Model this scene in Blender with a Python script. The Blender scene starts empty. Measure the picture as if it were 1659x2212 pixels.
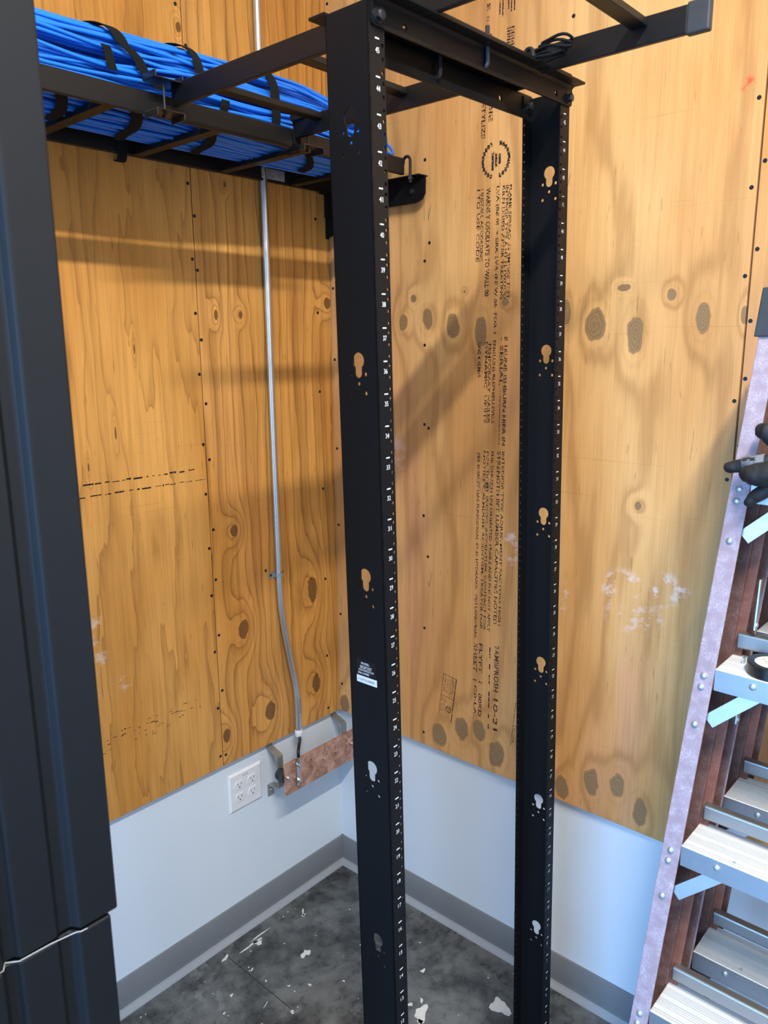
import bpy, bmesh, math, random
from mathutils import Vector, Matrix, noise as mnoise
random.seed(7)
SC = bpy.context.scene
COL = SC.collection

# ------------------------------------------------------------------ camera
cam_d = bpy.data.cameras.new('camera')
cam = bpy.data.objects.new('camera', cam_d); COL.objects.link(cam); SC.camera = cam
_yaw, _pit, _rol = 0.7307, 0.2117, -0.0082
_f = Vector((-math.cos(_pit)*math.cos(_yaw), -math.cos(_pit)*math.sin(_yaw), -math.sin(_pit)))
_r = _f.cross(Vector((0, 0, 1))).normalized(); _u = _r.cross(_f)
_r2 = _r*math.cos(_rol)+_u*math.sin(_rol); _u2 = -_r*math.sin(_rol)+_u*math.cos(_rol)
_m = Matrix.Identity(4)
for i in range(3):
    _m[i][0] = _r2[i]; _m[i][1] = _u2[i]; _m[i][2] = -_f[i]
_m[0][3], _m[1][3], _m[2][3] = 1.6232, 1.6534, 1.6954
cam.matrix_world = _m
cam_d.sensor_fit = 'VERTICAL'; cam_d.sensor_height = 36.0; cam_d.sensor_width = 27.0
cam_d.lens = 1679.13/2212*36.0
cam_d.clip_start = 0.02
cam_d.dof.use_dof = True; cam_d.dof.focus_distance = 1.85; cam_d.dof.aperture_fstop = 9.0

# ------------------------------------------------------------------ room size, sky, lights, exposure
RX, RY, RZ = 2.95, 3.3, 3.4              # room extents
DY0, DY1, DZ1 = 0.45, 2.30, 2.25        # doorway in the wall behind the photographer
w = bpy.data.worlds.new('daylight'); SC.world = w; w.use_nodes = True
bg = w.node_tree.nodes['Background']
bg.inputs[0].default_value = (0.25, 0.54, 1.0, 1); bg.inputs[1].default_value = 8.5
def area(name, loc, sx, sy, power, col, rot, portal=False):
    l = bpy.data.lights.new(name, 'AREA'); l.shape = 'RECTANGLE'; l.size = sx; l.size_y = sy
    l.energy = power; l.color = col
    o = bpy.data.objects.new(name, l); COL.objects.link(o); o.location = loc; o.rotation_euler = rot
    if portal: l.cycles.is_portal = True
    return o
area('strip_light_tube', (1.55, 2.0, 3.315), 1.25, 0.07, 84, (1.0, 0.96, 0.88), (0, 0, 0))
area('doorway_portal', (RX+0.06, (DY0+DY1)/2, DZ1/2), DZ1, DY1-DY0, 1, (1, 1, 1), (0, math.radians(90), 0), portal=True)
SC.view_settings.view_transform = 'Standard'; SC.view_settings.look = 'None'
SC.view_settings.gamma = 1.0; SC.view_settings.use_curve_mapping = False
SC.view_settings.exposure = 0.57
SC.cycles.max_bounces = 5; SC.cycles.diffuse_bounces = 3; SC.cycles.glossy_bounces = 3
SC.cycles.use_adaptive_sampling = True; SC.cycles.adaptive_threshold = 0.02
SC.cycles.caustics_reflective = False; SC.cycles.caustics_refractive = False
SC.cycles.sample_clamp_indirect = 6.0

# ------------------------------------------------------------------ material helpers
class NT:
    def __init__(s, name):
        s.mat = bpy.data.materials.new(name); s.mat.use_nodes = True
        s.t = s.mat.node_tree; s.b = s.t.nodes['Principled BSDF']
    def _in(s, sock, v):
        if v is None: return
        if isinstance(v, bpy.types.NodeSocket): s.t.links.new(v, sock)
        else: sock.default_value = v
    def m(s, op, a, b=None, c=None, clamp=False):
        n = s.t.nodes.new('ShaderNodeMath'); n.operation = op; n.use_clamp = clamp
        s._in(n.inputs[0], a); s._in(n.inputs[1], b); s._in(n.inputs[2], c)
        return n.outputs[0]
    def vma(s, v, mul, add):
        n = s.t.nodes.new('ShaderNodeVectorMath'); n.operation = 'MULTIPLY_ADD'
        s._in(n.inputs[0], v); n.inputs[1].default_value = mul; n.inputs[2].default_value = add; return n.outputs[0]
    def vlen(s, v):
        n = s.t.nodes.new('ShaderNodeVectorMath'); n.operation = 'LENGTH'; s._in(n.inputs[0], v); return n.outputs['Value']
    def rng(s, v, a, b, c=0.0, d=1.0, smooth=True):
        n = s.t.nodes.new('ShaderNodeMapRange'); n.interpolation_type = 'SMOOTHSTEP' if smooth else 'LINEAR'
        s._in(n.inputs[0], v)
        for i, k in enumerate((a, b, c, d)): n.inputs[i+1].default_value = k
        return n.outputs[0]
    def obj(s):
        n = s.t.nodes.new('ShaderNodeTexCoord'); x = s.t.nodes.new('ShaderNodeSeparateXYZ')
        s.t.links.new(n.outputs['Object'], x.inputs[0]); return n.outputs['Object'], x.outputs
    def vec(s, a, b, c):
        n = s.t.nodes.new('ShaderNodeCombineXYZ')
        for i, k in enumerate((a, b, c)): s._in(n.inputs[i], k)
        return n.outputs[0]
    def noise(s, v, scale=1.0, detail=2.0, rough=0.5, dist=0.0):
        n = s.t.nodes.new('ShaderNodeTexNoise'); s._in(n.inputs['Vector'], v)
        n.inputs['Scale'].default_value = scale; n.inputs['Detail'].default_value = detail
        n.inputs['Roughness'].default_value = rough; n.inputs['Distortion'].default_value = dist
        return n.outputs[0]
    def voro(s, v, scale, feature='F1', rand=1.0):
        n = s.t.nodes.new('ShaderNodeTexVoronoi'); n.feature = feature; s._in(n.inputs['Vector'], v)
        n.inputs['Scale'].default_value = scale; n.inputs['Randomness'].default_value = rand
        return n.outputs[0]
    def mix(s, f, a, b, mode='MIX'):
        n = s.t.nodes.new('ShaderNodeMix'); n.data_type = 'RGBA'; n.blend_type = mode
        s._in(n.inputs[0], f)
        for k, v in ((6, a), (7, b)):
            if isinstance(v, tuple) and len(v) == 3: v = v+(1,)
            s._in(n.inputs[k], v)
        return n.outputs[2]
    def bump(s, h, strength=0.2, dist=0.002):
        n = s.t.nodes.new('ShaderNodeBump'); n.inputs['Strength'].default_value = strength
        n.inputs['Distance'].default_value = dist; s._in(n.inputs['Height'], h)
        s.t.links.new(n.outputs[0], s.b.inputs['Normal'])
    def set(s, **k):
        for n, v in k.items():
            n = {'color': 'Base Color', 'rough': 'Roughness', 'metal': 'Metallic', 'spec': 'Specular IOR Level', 'coat': 'Coat Weight', 'sheen': 'Sheen Weight', 'emit': 'Emission Color', 'emits': 'Emission Strength', 'alpha': 'Alpha'}[n]
            if isinstance(v, tuple) and len(v) == 3: v = v+(1,)
            s._in(s.b.inputs[n], v)
        return s

def srgb(r, g, b):
    def f(c):
        c /= 255.0
        return c/12.92 if c <= 0.04045 else ((c+0.055)/1.055)**2.4
    return (f(r), f(g), f(b))

def simple(name, col, rough=0.5, metal=0.0, spec=0.5, nscale=40, namt=0.12, bump=0.0, bscale=300):
    n = NT(name); v, _ = n.obj()
    k = n.noise(v, nscale, 3)
    lo = tuple(c*(1-namt) for c in col); hi = tuple(min(1, c*(1+namt)) for c in col)
    n.set(color=n.mix(k, lo, hi), rough=rough, metal=metal, spec=spec)
    if bump: n.bump(n.noise(v, bscale, 2), bump, 0.001)
    return n.mat

def plywood(name, ax, knots, seed, light, mid, dark, LF, A1, A2, ls, scuffs=(), fib=0.22, soft=6.0, saw=True, kh=3.2, pink=0.15):
    n = NT(name); ob, xyz = n.obj()
    U = xyz[ax]; V = xyz[2]
    w1 = n.noise(n.vec(n.m('MULTIPLY', U, 2.4), n.m('MULTIPLY', V, 0.55), seed), 1.0, 2.0)
    w2 = n.noise(n.vec(n.m('MULTIPLY', U, 14.0), n.m('MULTIPLY', V, 1.6), seed+3.3), 1.0, 3.0)
    w3 = n.noise(n.vec(n.m('MULTIPLY', U, 60.0), n.m('MULTIPLY', V, 9.0), seed+9.1), 1.0, 2.0)
    jag = n.noise(n.vec(n.m('MULTIPLY', U, 45.0), n.m('MULTIPLY', V, 30.0), seed+1.7), 1.0, 2.0)
    rmin = None; UV = n.vec(U, V, 0.0)
    for (ku, kz, ka, kb) in knots:
        r = n.vlen(n.vma(UV, (1.0/ka, 1.0/kb, 0), (-ku/ka, -kz/kb, 0)))
        rmin = r if rmin is None else n.m('MINIMUM', rmin, r)
    F = n.m('ADD', n.m('MULTIPLY', U, LF), n.m('ADD', n.m('MULTIPLY', w1, A1), n.m('MULTIPLY', w2, A2)))
    F = n.m('ADD', F, n.m('MULTIPLY', w3, 0.25))
    if rmin is not None:
        rr = n.m('ADD', rmin, n.m('MULTIPLY', n.m('SUBTRACT', jag, 0.5), 0.9))
        rg = n.m('ADD', rmin, n.m('MULTIPLY', n.m('SUBTRACT', jag, 0.5), 0.35))
        g = n.m('EXPONENT', n.m('MULTIPLY', n.m('MULTIPLY', rg, rg), -0.11))
        F = n.m('ADD', F, n.m('MULTIPLY', g, kh))
    if saw: L = n.m('POWER', n.m('FRACT', F), soft)
    else: L = n.m('POWER', n.m('ADD', n.m('MULTIPLY', n.m('SINE', n.m('MULTIPLY', F, 6.2832)), 0.5), 0.5), soft)
    L2 = n.m('POWER', n.m('ADD', n.m('MULTIPLY', n.m('SINE', n.m('MULTIPLY', F, 2.1)), 0.5), 0.5), 2.0)
    stk = n.rng(n.noise(n.vec(n.m('MULTIPLY', U, 75.0), n.m('MULTIPLY', V, 2.2), seed+12), 1.0, 3.0, 0.6), 0.42, 0.72)
    bl = n.rng(n.noise(n.vec(n.m('MULTIPLY', U, 3.0), n.m('MULTIPLY', V, 1.1), seed+20), 1.0, 3.0), 0.32, 0.68)
    fi = n.noise(n.vec(n.m('MULTIPLY', U, 330.0), n.m('MULTIPLY', V, 7.0), seed+30), 1.0, 3.0)
    c = n.mix(bl, light, mid)
    b2 = n.rng(n.noise(n.vec(n.m('MULTIPLY', U, 4.5), n.m('MULTIPLY', V, 0.9), seed+77), 1.0, 3.0), 0.50, 0.72, 0.0, pink)
    c = n.mix(b2, c, srgb(218, 160, 118))
    c = n.mix(n.m('MULTIPLY', stk, ls*0.42), c, dark)
    c = n.mix(n.m('MULTIPLY', L2, ls*0.35), c, dark)
    c = n.mix(n.m('MULTIPLY', L, ls), c, dark)
    gain = n.m('ADD', n.m('MULTIPLY', fi, fib*2), 1.0-fib)
    c = n.mix(1.0, c, n.vec(gain, gain, gain), 'MULTIPLY')
    # short dark flecks of grain
    fl = n.noise(n.vec(n.m('MULTIPLY', U, 140.0), n.m('MULTIPLY', V, 16.0), seed+44), 1.0, 2.0)
    c = n.mix(n.m('MULTIPLY', n.rng(fl, 0.66, 0.78), 0.42), c, dark)
    hs = n.noise(n.vec(n.m('MULTIPLY', U, 2.6), n.m('MULTIPLY', V, 170.0), seed+61), 1.0, 2.0)
    c = n.mix(n.m('MULTIPLY', n.rng(hs, 0.69, 0.76), 0.16), c, dark)
    if rmin is not None:
        halo = n.rng(n.m('ABSOLUTE', n.m('SUBTRACT', rr, 1.75)), 0.0, 0.30, 0.16, 0.0)
        c = n.mix(halo, c, tuple(x*0.60 for x in mid))
        rings = n.m('MULTIPLY', n.m('ADD', n.m('SINE', n.m('MULTIPLY', rr, 23.0)), 1.0), 0.5)
        kc = n.mix(rings, KNOT[0], KNOT[1])
        rim = n.rng(n.m('ABSOLUTE', n.m('SUBTRACT', rr, 1.02)), 0.0, 0.12, RIM, 0.0)
        c = n.mix(n.rng(rr, 0.92, 1.06, 0.88, 0.0), c, kc)
        c = n.mix(rim, c, tuple(x*0.45 for x in KNOT[0]))
    if scuffs: pn = n.noise(n.vec(n.m('MULTIPLY', U, 30.0), n.m('MULTIPLY', V, 34.0), seed+50), 1.0, 4.0, 0.65)
    for (su, sz, sa, sb, sc, st) in scuffs:
        r = n.vlen(n.vma(UV, (1.0/sa, 1.0/sb, 0), (-su/sa, -sz/sb, 0)))
        msk = n.m('MULTIPLY', n.rng(r, 0.45, 1.0, 1.0, 0.0), n.rng(pn, 0.50, 0.63, 0.0, st))
        c = n.mix(msk, c, sc)
    n.set(color=c, rough=n.m('ADD', n.m('MULTIPLY', fi, 0.18), 0.40), spec=0.32)
    n.bump(fi, 0.10, 0.0012)
    return n.mat
KNOT = (srgb(88, 58, 28), srgb(116, 80, 42)); RIM = 0.7

M = {}
M['black'] = simple('black_powder_coat', (0.0040, 0.0042, 0.0050), 0.50, 0, 0.24, 120, 0.2, 0.05, 900)
M['black_rail'] = simple('black_tray_paint', (0.0060, 0.0060, 0.0066), 0.42, 0, 0.36, 60, 0.25)
M['cabinet'] = simple('cabinet_black', (0.0050, 0.0060, 0.0075), 0.48, 0, 0.30, 20, 0.08)
M['bolt_black'] = simple('blackened_bolt', (0.05, 0.05, 0.055), 0.3, 0.7, 0.5)
M['steel'] = simple('zinc_plated_steel', (0.58, 0.60, 0.60), 0.34, 1.0, 0.5, 30, 0.2)
M['emt'] = simple('galvanised_conduit', (0.68, 0.69, 0.70), 0.33, 0.96, 0.5, 25, 0.10)
M['bracket'] = simple('raw_bracket_steel', (0.36, 0.36, 0.33), 0.45, 0.6, 0.5, 30, 0.25)
M['white_pl'] = simple('white_plastic', (0.80, 0.81, 0.82), 0.3, 0, 0.5, 10, 0.02)
M['slot'] = simple('slot_dark', (0.05, 0.05, 0.055), 0.6)
M['paint'] = simple('white_wall_paint', (0.72, 0.785, 0.845), 0.55, 0, 0.35, 6, 0.02, 0.06, 260)
M['ceil'] = simple('ceiling_paint', (0.72, 0.72, 0.71), 0.8, 0, 0.3, 8, 0.03)
M['base'] = simple('grey_vinyl_base', (0.185, 0.195, 0.205), 0.42, 0, 0.5, 12, 0.06)
M['base_toe'] = simple('grey_vinyl_toe', (0.33, 0.345, 0.36), 0.40, 0, 0.5, 12, 0.06)
M['print'] = simple('white_print', (0.80, 0.82, 0.82), 0.5, 0, 0.3)
M['label_b'] = simple('black_label', (0.006, 0.006, 0.008), 0.35)
M['label_w'] = simple('white_label', (0.70, 0.74, 0.80), 0.5, 0, 0.4, 300, 0.04)
M['label_s'] = simple('silver_label', (0.42, 0.44, 0.46), 0.35, 0.3, 0.5, 100, 0.05)
M['ltxt'] = simple('label_ink', (0.03, 0.035, 0.05), 0.6)
M['velcro'] = simple('black_hook_and_loop', (0.010, 0.011, 0.012), 0.95, 0, 0.15, 900, 0.5, 0.5, 1400)
M['wire'] = simple('black_wire', (0.008, 0.008, 0.009), 0.4)
M['string'] = simple('white_string', (0.62, 0.62, 0.60), 0.8)
M['glove'] = simple('black_glove_palm', (0.012, 0.013, 0.014), 0.62, 0, 0.4, 400, 0.4, 0.35, 700)
M['tape'] = simple('black_vinyl_tape', (0.012, 0.012, 0.013), 0.28)
M['core'] = simple('tape_core', (0.72, 0.70, 0.62), 0.5)
M['rubber'] = simple('black_rubber', (0.03, 0.034, 0.04), 0.55, 0, 0.4, 60, 0.35)
M['rivet'] = simple('aluminium_rivet', (0.50, 0.56, 0.60), 0.46, 0.85)
M['splat'] = simple('dried_white_paint', (0.62, 0.63, 0.62), 0.6, 0, 0.4, 80, 0.2)
M['crack'] = simple('floor_joint', (0.012, 0.012, 0.012), 0.8)
M['green'] = simple('green_pencil', (0.05, 0.12, 0.07), 0.8)

def m_cable():
    n = NT('blue_cable_jacket'); v, _ = n.obj()
    k = n.noise(v, 6, 2)
    n.set(color=n.mix(k, (0.009, 0.170, 0.78), (0.018, 0.255, 0.95)), rough=0.36, spec=0.5); return n.mat
M['cable'] = m_cable()
def m_copper():
    n = NT('tarnished_copper'); v, _ = n.obj()
    k = n.rng(n.noise(v, 26, 4, 0.6, 0.6), 0.35, 0.65)
    n.set(color=n.mix(k, (0.40, 0.185, 0.115), (0.72, 0.42, 0.30)), metal=0.55, rough=n.rng(k, 0, 1, 0.5, 0.36))
    return n.mat
M['copper'] = m_copper()
def m_fiber(name, base, strand, amt, rough):
    n = NT(name); ob, xyz = n.obj()
    wv = n.noise(ob, 14, 2)
    vv = n.t.nodes.new('ShaderNodeVectorMath'); vv.operation = 'ADD'
    n.t.links.new(ob, vv.inputs[0]); n.t.links.new(n.vec(n.m('MULTIPLY', wv, 0.02), n.m('MULTIPLY', wv, 0.03), 0.0), vv.inputs[1])
    e1 = n.voro(vv.outputs[0], 190, 'DISTANCE_TO_EDGE'); e2 = n.voro(vv.outputs[0], 330, 'DISTANCE_TO_EDGE')
    s = n.m('MAXIMUM', n.rng(e1, 0.0, 0.12, 1, 0), n.m('MULTIPLY', n.rng(e2, 0.0, 0.14, 1, 0), 0.7))
    k = n.noise(ob, 55, 3)
    s = n.m('MULTIPLY', s, n.rng(k, 0.35, 0.65))
    n.set(color=n.mix(n.m('MULTIPLY', s, amt), n.mix(k, base, tuple(x*1.25 for x in base)), strand), rough=rough, spec=0.4)
    return n.mat
M['fg_pale'] = m_fiber('weathered_fibreglass_glare', (0.285, 0.215, 0.25), (0.52, 0.47, 0.53), 0.62, 0.6)  # worn fibre bloom, plus blue daylight glare mixed into the base colour
M['fg_red'] = m_fiber('red_fibreglass', (0.098, 0.046, 0.036), (0.25, 0.16, 0.14), 0.55, 0.5)
M['fg_org'] = m_fiber('orange_fibreglass', (0.165, 0.055, 0.032), (0.32, 0.16, 0.12), 0.45, 0.45)
def m_alu(name, base, rough, metal=1.0):
    n = NT(name); ob, xyz = n.obj()
    k = n.noise(n.vec(n.m('MULTIPLY', xyz[0], 60), n.m('MULTIPLY', xyz[1], 9), n.m('MULTIPLY', xyz[2], 60)), 1.0, 4)
    sc = n.noise(n.vec(n.m('MULTIPLY', n.m('ADD', xyz[1], xyz[2]), 320), n.m('MULTIPLY', n.m('SUBTRACT', xyz[1], xyz[2]), 40), 0.0), 1.0, 2)
    n.set(color=n.mix(k, tuple(b*0.85 for b in base), base), metal=metal, rough=n.m('ADD', n.m('MULTIPLY', sc, 0.2), rough-0.08))
    return n.mat
M['alu'] = m_alu('brushed_aluminium_top_lit', (0.90, 0.90, 0.88), 0.45, 0.25)  # step treads: light from above put into a paler, less metallic colour
M['alu_f'] = m_alu('front_aluminium_sky_toned', (0.56, 0.57, 0.60), 0.44, 1.0)  # darker copy of the step metal, doorway reflection toned into its colour
M['alu_d'] = m_alu('dull_aluminium', (0.34, 0.34, 0.34), 0.42, 0.9)
def m_floor():
    n = NT('dark_stained_concrete'); ob, xyz = n.obj()
    a = n.noise(ob, 5, 6, 0.62, 0.4); b = n.noise(ob, 24, 5, 0.7); c = n.noise(ob, 90, 3)
    t = n.m('ADD', n.m('MULTIPLY', a, 0.62), n.m('MULTIPLY', b, 0.38))
    col = n.mix(n.rng(t, 0.36, 0.64), (0.024, 0.027, 0.028), (0.150, 0.160, 0.162))
    col = n.mix(n.m('MULTIPLY', n.rng(n.noise(ob, 9, 6, 0.7, 1.0), 0.56, 0.68), 0.55), col, (0.23, 0.24, 0.235))
    sp = n.voro(ob, 55, 'F1'); sel = n.noise(ob, 31, 1)
    col = n.mix(n.m('MULTIPLY', n.rng(sp, 0.10, 0.16, 1, 0), n.rng(sel, 0.60, 0.64)), col, (0.55, 0.56, 0.55))
    n.set(color=col, rough=n.rng(b, 0.3, 0.7, 0.22, 0.5), spec=0.5); n.bump(c, 0.08, 0.001)
    return n.mat
M['floor'] = m_floor()
def m_ink(name, col, lo, hi, scale):
    n = NT(name); ob, xyz = n.obj()
    k = n.voro(ob, scale, 'F1'); k2 = n.noise(ob, 60, 2)
    n.set(color=col, rough=0.7, spec=0.2, alpha=n.m('MULTIPLY', n.rng(k, lo, hi, 1.0, 0.0), n.rng(k2, 0.26, 0.38)))
    return n.mat
M['ink'] = m_ink('dot_printed_ink', (0.020, 0.013, 0.018), 0.58, 0.74, 430)
M['ink2'] = m_ink('stamp_ink', (0.02, 0.018, 0.018), 0.62, 0.8, 300)

# ------------------------------------------------------------------ mesh helpers
class MB:
    def __init__(s): s.v = []; s.f = []
    def add(s, vs, fs):
        o = len(s.v); s.v += [tuple(x) for x in vs]; s.f += [tuple(i+o for i in f) for f in fs]; return s
    def box(s, x0, x1, y0, y1, z0, z1):
        x0, x1 = sorted((x0, x1)); y0, y1 = sorted((y0, y1)); z0, z1 = sorted((z0, z1))
        v = [(x, y, z) for x in (x0, x1) for y in (y0, y1) for z in (z0, z1)]
        return s.add(v, [(0, 1, 3, 2), (4, 6, 7, 5), (0, 4, 5, 1), (2, 3, 7, 6), (0, 2, 6, 4), (1, 5, 7, 3)])
    def prism(s, a, b):
        n = len(a); fs = [tuple(range(n-1, -1, -1)), tuple(range(n, 2*n))]
        for i in range(n): fs.append((i, (i+1) % n, n+(i+1) % n, n+i))
        return s.add(list(a)+list(b), fs)
    def ext(s, poly, vec):
        vec = Vector(vec); return s.prism(poly, [tuple(Vector(p)+vec) for p in poly])
    def tube(s, pts, r, n=8, caps=True, flat=None):
        pts = [Vector(p) for p in pts]; rs = r if isinstance(r, (list, tuple)) else [r]*len(pts)
        rings = []; prev = None
        for i, p in enumerate(pts):
            t = (pts[min(i+1, len(pts)-1)]-pts[max(i-1, 0)]).normalized()
            if prev is None:
                a = Vector((0, 0, 1)) if abs(t.z) < 0.9 else Vector((1, 0, 0))
                nn = (a-t*a.dot(t)).normalized()
            else: nn = (prev-t*prev.dot(t)).normalized()
            prev = nn; bb = t.cross(nn)
            rings.append([p+(nn*math.cos(2*math.pi*k/n)+bb*math.sin(2*math.pi*k/n))*rs[i] for k in range(n)])
        o = [q for r_ in rings for q in r_]; fs = []
        for i in range(len(pts)-1):
            for k in range(n): fs.append((i*n+k, i*n+(k+1) % n, (i+1)*n+(k+1) % n, (i+1)*n+k))
        if caps: fs += [tuple(range(n-1, -1, -1)), tuple((len(pts)-1)*n+k for k in range(n))]
        return s.add(o, fs)
    def cyl(s, a, b, r, n=16, r2=None): return s.tube([a, b], [r, r if r2 is None else r2], n)
    def dome(s, c, nrm, r, h, n=12, m=4):
        nrm = Vector(nrm).normalized(); a = nrm.orthogonal().normalized(); b = nrm.cross(a); c = Vector(c)
        pts = []; fs = []
        for j in range(m):
            t = j/m*math.pi/2
            for k in range(n):
                ph = 2*math.pi*k/n; pts.append(c+(a*math.cos(ph)+b*math.sin(ph))*r*math.cos(t)+nrm*h*math.sin(t))
        pts.append(c+nrm*h)
        for j in range(m-1):
            for k in range(n): fs.append((j*n+k, j*n+(k+1) % n, (j+1)*n+(k+1) % n, (j+1)*n+k))
        for k in range(n): fs.append(((m-1)*n+k, (m-1)*n+(k+1) % n, m*n))
        return s.add(pts, fs)
    def hexbolt(s, c, nrm, r, h, washer=True):
        nrm = Vector(nrm).normalized(); c = Vector(c)
        if washer: s.cyl(c, c+nrm*h*0.25, r*1.25, 18); c = c+nrm*h*0.25
        s.tube([c, c+nrm*h*0.75], r, 6); s.tube([c+nrm*h*0.75, c+nrm*h*0.9], [r*0.92, r*0.6], 12); return s
    def ribbon(s, pts, nrms, wdir, width, th):
        # flat strap along pts; nrms outward normals; wdir width direction
        rows = []; wd = Vector(wdir).normalized()*width/2
        for p, nn in zip(pts, nrms):
            p = Vector(p); nn = Vector(nn).normalized()*th
            rows.append([p-wd, p+wd, p+wd+nn, p-wd+nn])
        o = [q for r_ in rows for q in r_]; fs = []
        for i in range(len(rows)-1):
            for k in range(4): fs.append((i*4+k, i*4+(k+1) % 4, (i+1)*4+(k+1) % 4, (i+1)*4+k))
        e = (len(rows)-1)*4
        fs += [(3, 2, 1, 0), (e, e+1, e+2, e+3)]
        return s.add(o, fs)
    def tf(s, mat):
        s.v = [tuple(mat @ Vector(p)) for p in s.v]; return s
    def build(s, name, mat, parent=None, smooth=False, bevel=0.0, local=False, label=None, loc=None, seg=2):
        me = bpy.data.meshes.new(name)
        vs = s.v; o = Vector((0, 0, 0))
        if parent is not None and not local:
            inv = WM[parent.name].inverted(); vs = [tuple(inv @ Vector(p)) for p in vs]
        elif parent is None and loc is not None:
            o = Vector(loc); vs = [tuple(Vector(p)-o) for p in vs]
        me.from_pydata(vs, [], s.f)
        bm = bmesh.new(); bm.from_mesh(me); bmesh.ops.recalc_face_normals(bm, faces=bm.faces); bm.to_mesh(me); bm.free()
        me.materials.append(M[mat] if isinstance(mat, str) else mat)
        if smooth:
            for p in me.polygons: p.use_smooth = True
            if smooth != 'all': me.set_sharp_from_angle(angle=math.radians(40))
        ob = bpy.data.objects.new(name, me); COL.objects.link(ob)
        if parent is not None: ob.parent = parent; WM[ob.name] = WM[parent.name].copy()
        else: ob.location = o; WM[ob.name] = Matrix.Translation(o)
        if bevel:
            b = ob.modifiers.new('bevel', 'BEVEL'); b.width = bevel; b.segments = seg; b.limit_method = 'ANGLE'; b.angle_limit = math.radians(50)
        if label: ob['label'] = label
        return ob
WM = {}
def thing(name, label, cat, loc=(0, 0, 0), mat=None, group=None):
    o = bpy.data.objects.new(name, None); COL.objects.link(o); o.empty_display_size = 0.05
    m = Matrix.Translation(Vector(loc)) if mat is None else mat
    o.matrix_world = m; WM[o.name] = m.copy()
    o['label'] = label; o['category'] = cat
    if group: o['group'] = group
    return o
def tag(o, label, cat, group=None):
    o['label'] = label; o['category'] = cat
    if group: o['group'] = group
    return o
def struct(o): o['kind'] = 'structure'; return o

def circ(cx, cy, r, n=12, a0=0.0): return [(cx+r*math.cos(a0+2*math.pi*k/n), cy+r*math.sin(a0+2*math.pi*k/n)) for k in range(n)]
def curve_mesh(loops, th):
    cu = bpy.data.curves.new('tmp', 'CURVE'); cu.dimensions = '2D'; cu.fill_mode = 'BOTH'; cu.extrude = th/2
    for lp in loops:
        sp = cu.splines.new('POLY'); sp.points.add(len(lp)-1)
        for i, (x, y) in enumerate(lp): sp.points[i].co = (x, y, 0, 1)
        sp.use_cyclic_u = True
    ob = bpy.data.objects.new('tmp', cu); COL.objects.link(ob); bpy.context.view_layer.update()
    dg = bpy.context.evaluated_depsgraph_get(); me = ob.evaluated_get(dg).to_mesh()
    vs = [tuple(v.co) for v in me.vertices]; fs = [tuple(p.vertices) for p in me.polygons]
    ob.evaluated_get(dg).to_mesh_clear(); bpy.data.objects.remove(ob); bpy.data.curves.remove(cu)
    return vs, fs
_TC = {}
def text2d(s, bold=0.0):
    key = (s, bold)
    if key not in _TC:
        cu = bpy.data.curves.new('tmp', 'FONT'); cu.body = s; cu.size = 1.0; cu.align_x = 'LEFT'; cu.resolution_u = 2; cu.offset = bold
        ob = bpy.data.objects.new('tmp', cu); COL.objects.link(ob); bpy.context.view_layer.update()
        dg = bpy.context.evaluated_depsgraph_get(); me = ob.evaluated_get(dg).to_mesh()
        vs = [(v.co.x, v.co.y) for v in me.vertices]; fs = [tuple(p.vertices) for p in me.polygons]
        ob.evaluated_get(dg).to_mesh_clear(); bpy.data.objects.remove(ob); bpy.data.curves.remove(cu)
        xs = [p[0] for p in vs]; ys = [p[1] for p in vs]
        x0, x1, y0, y1 = min(xs), max(xs), min(ys), max(ys)
        _TC[key] = ([((p[0]-x0)/(x1-x0), (p[1]-y0)/(y1-y0)) for p in vs], fs, (x1-x0)/(y1-y0))
    return _TC[key]
def put_text(mb, s, org, xd, yd, width=None, height=None, bold=0.0):
    vs, fs, asp = text2d(s, bold)
    if width is None: width = height*asp
    if height is None: height = width/asp
    org = Vector(org); xd = Vector(xd)*width; yd = Vector(yd)*height
    mb.add([org+xd*p[0]+yd*p[1] for p in vs], fs); return mb

# ------------------------------------------------------------------ room shell
A2 = 0.012                                   # right wall is a hair off square
RWM = Matrix.Rotation(A2, 4, 'Z')            # right wall frame: local x = out of the wall, local y = along it
T = 0.12
f = struct(MB().box(-0.3, RX+0.3, -0.3, RY+0.3, -0.1, 0).build('floor', 'floor', loc=(0, 0, 0)))
struct(MB().box(-0.3, RX+0.3, -0.3, RY+0.3, RZ, RZ+0.1).build('ceiling', 'ceil'))
wl = struct(MB().box(-T, RX+T, -T, 0, 0, RZ).build('wall_left', 'paint'))
wr = MB().box(-T, 0, -0.06, RY+0.02, 0, RZ).build('wall_right', 'paint')
wr.matrix_world = RWM; WM[wr.name] = RWM.copy(); struct(wr)
struct(MB().box(-T, RX+T, RY, RY+T, 0, RZ).build('wall_near', 'paint'))
wb = MB()
wb.box(RX, RX+T, 0, DY0, 0, RZ).box(RX, RX+T, DY1, RY, 0, RZ).box(RX, RX+T, DY0, DY1, DZ1, RZ)
struct(wb.build('wall_behind', 'paint'))
dt = MB(); dt.box(RX-0.02, RX+T+0.02, DY0-0.06, DY0, 0, DZ1+0.06).box(RX-0.02, RX+T+0.02, DY1, DY1+0.06, 0, DZ1+0.06).box(RX-0.02, RX+T+0.02, DY0, DY1, DZ1, DZ1+0.06)
struct(dt.build('trim_1', 'base', bevel=0.004))
gr = MB().box(RX+T, RX+8, -4, 8, -0.12, -0.02).build('ground_outside', simple('outdoor_paving', (0.30, 0.31, 0.32), 0.8)); struct(gr)

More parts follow.
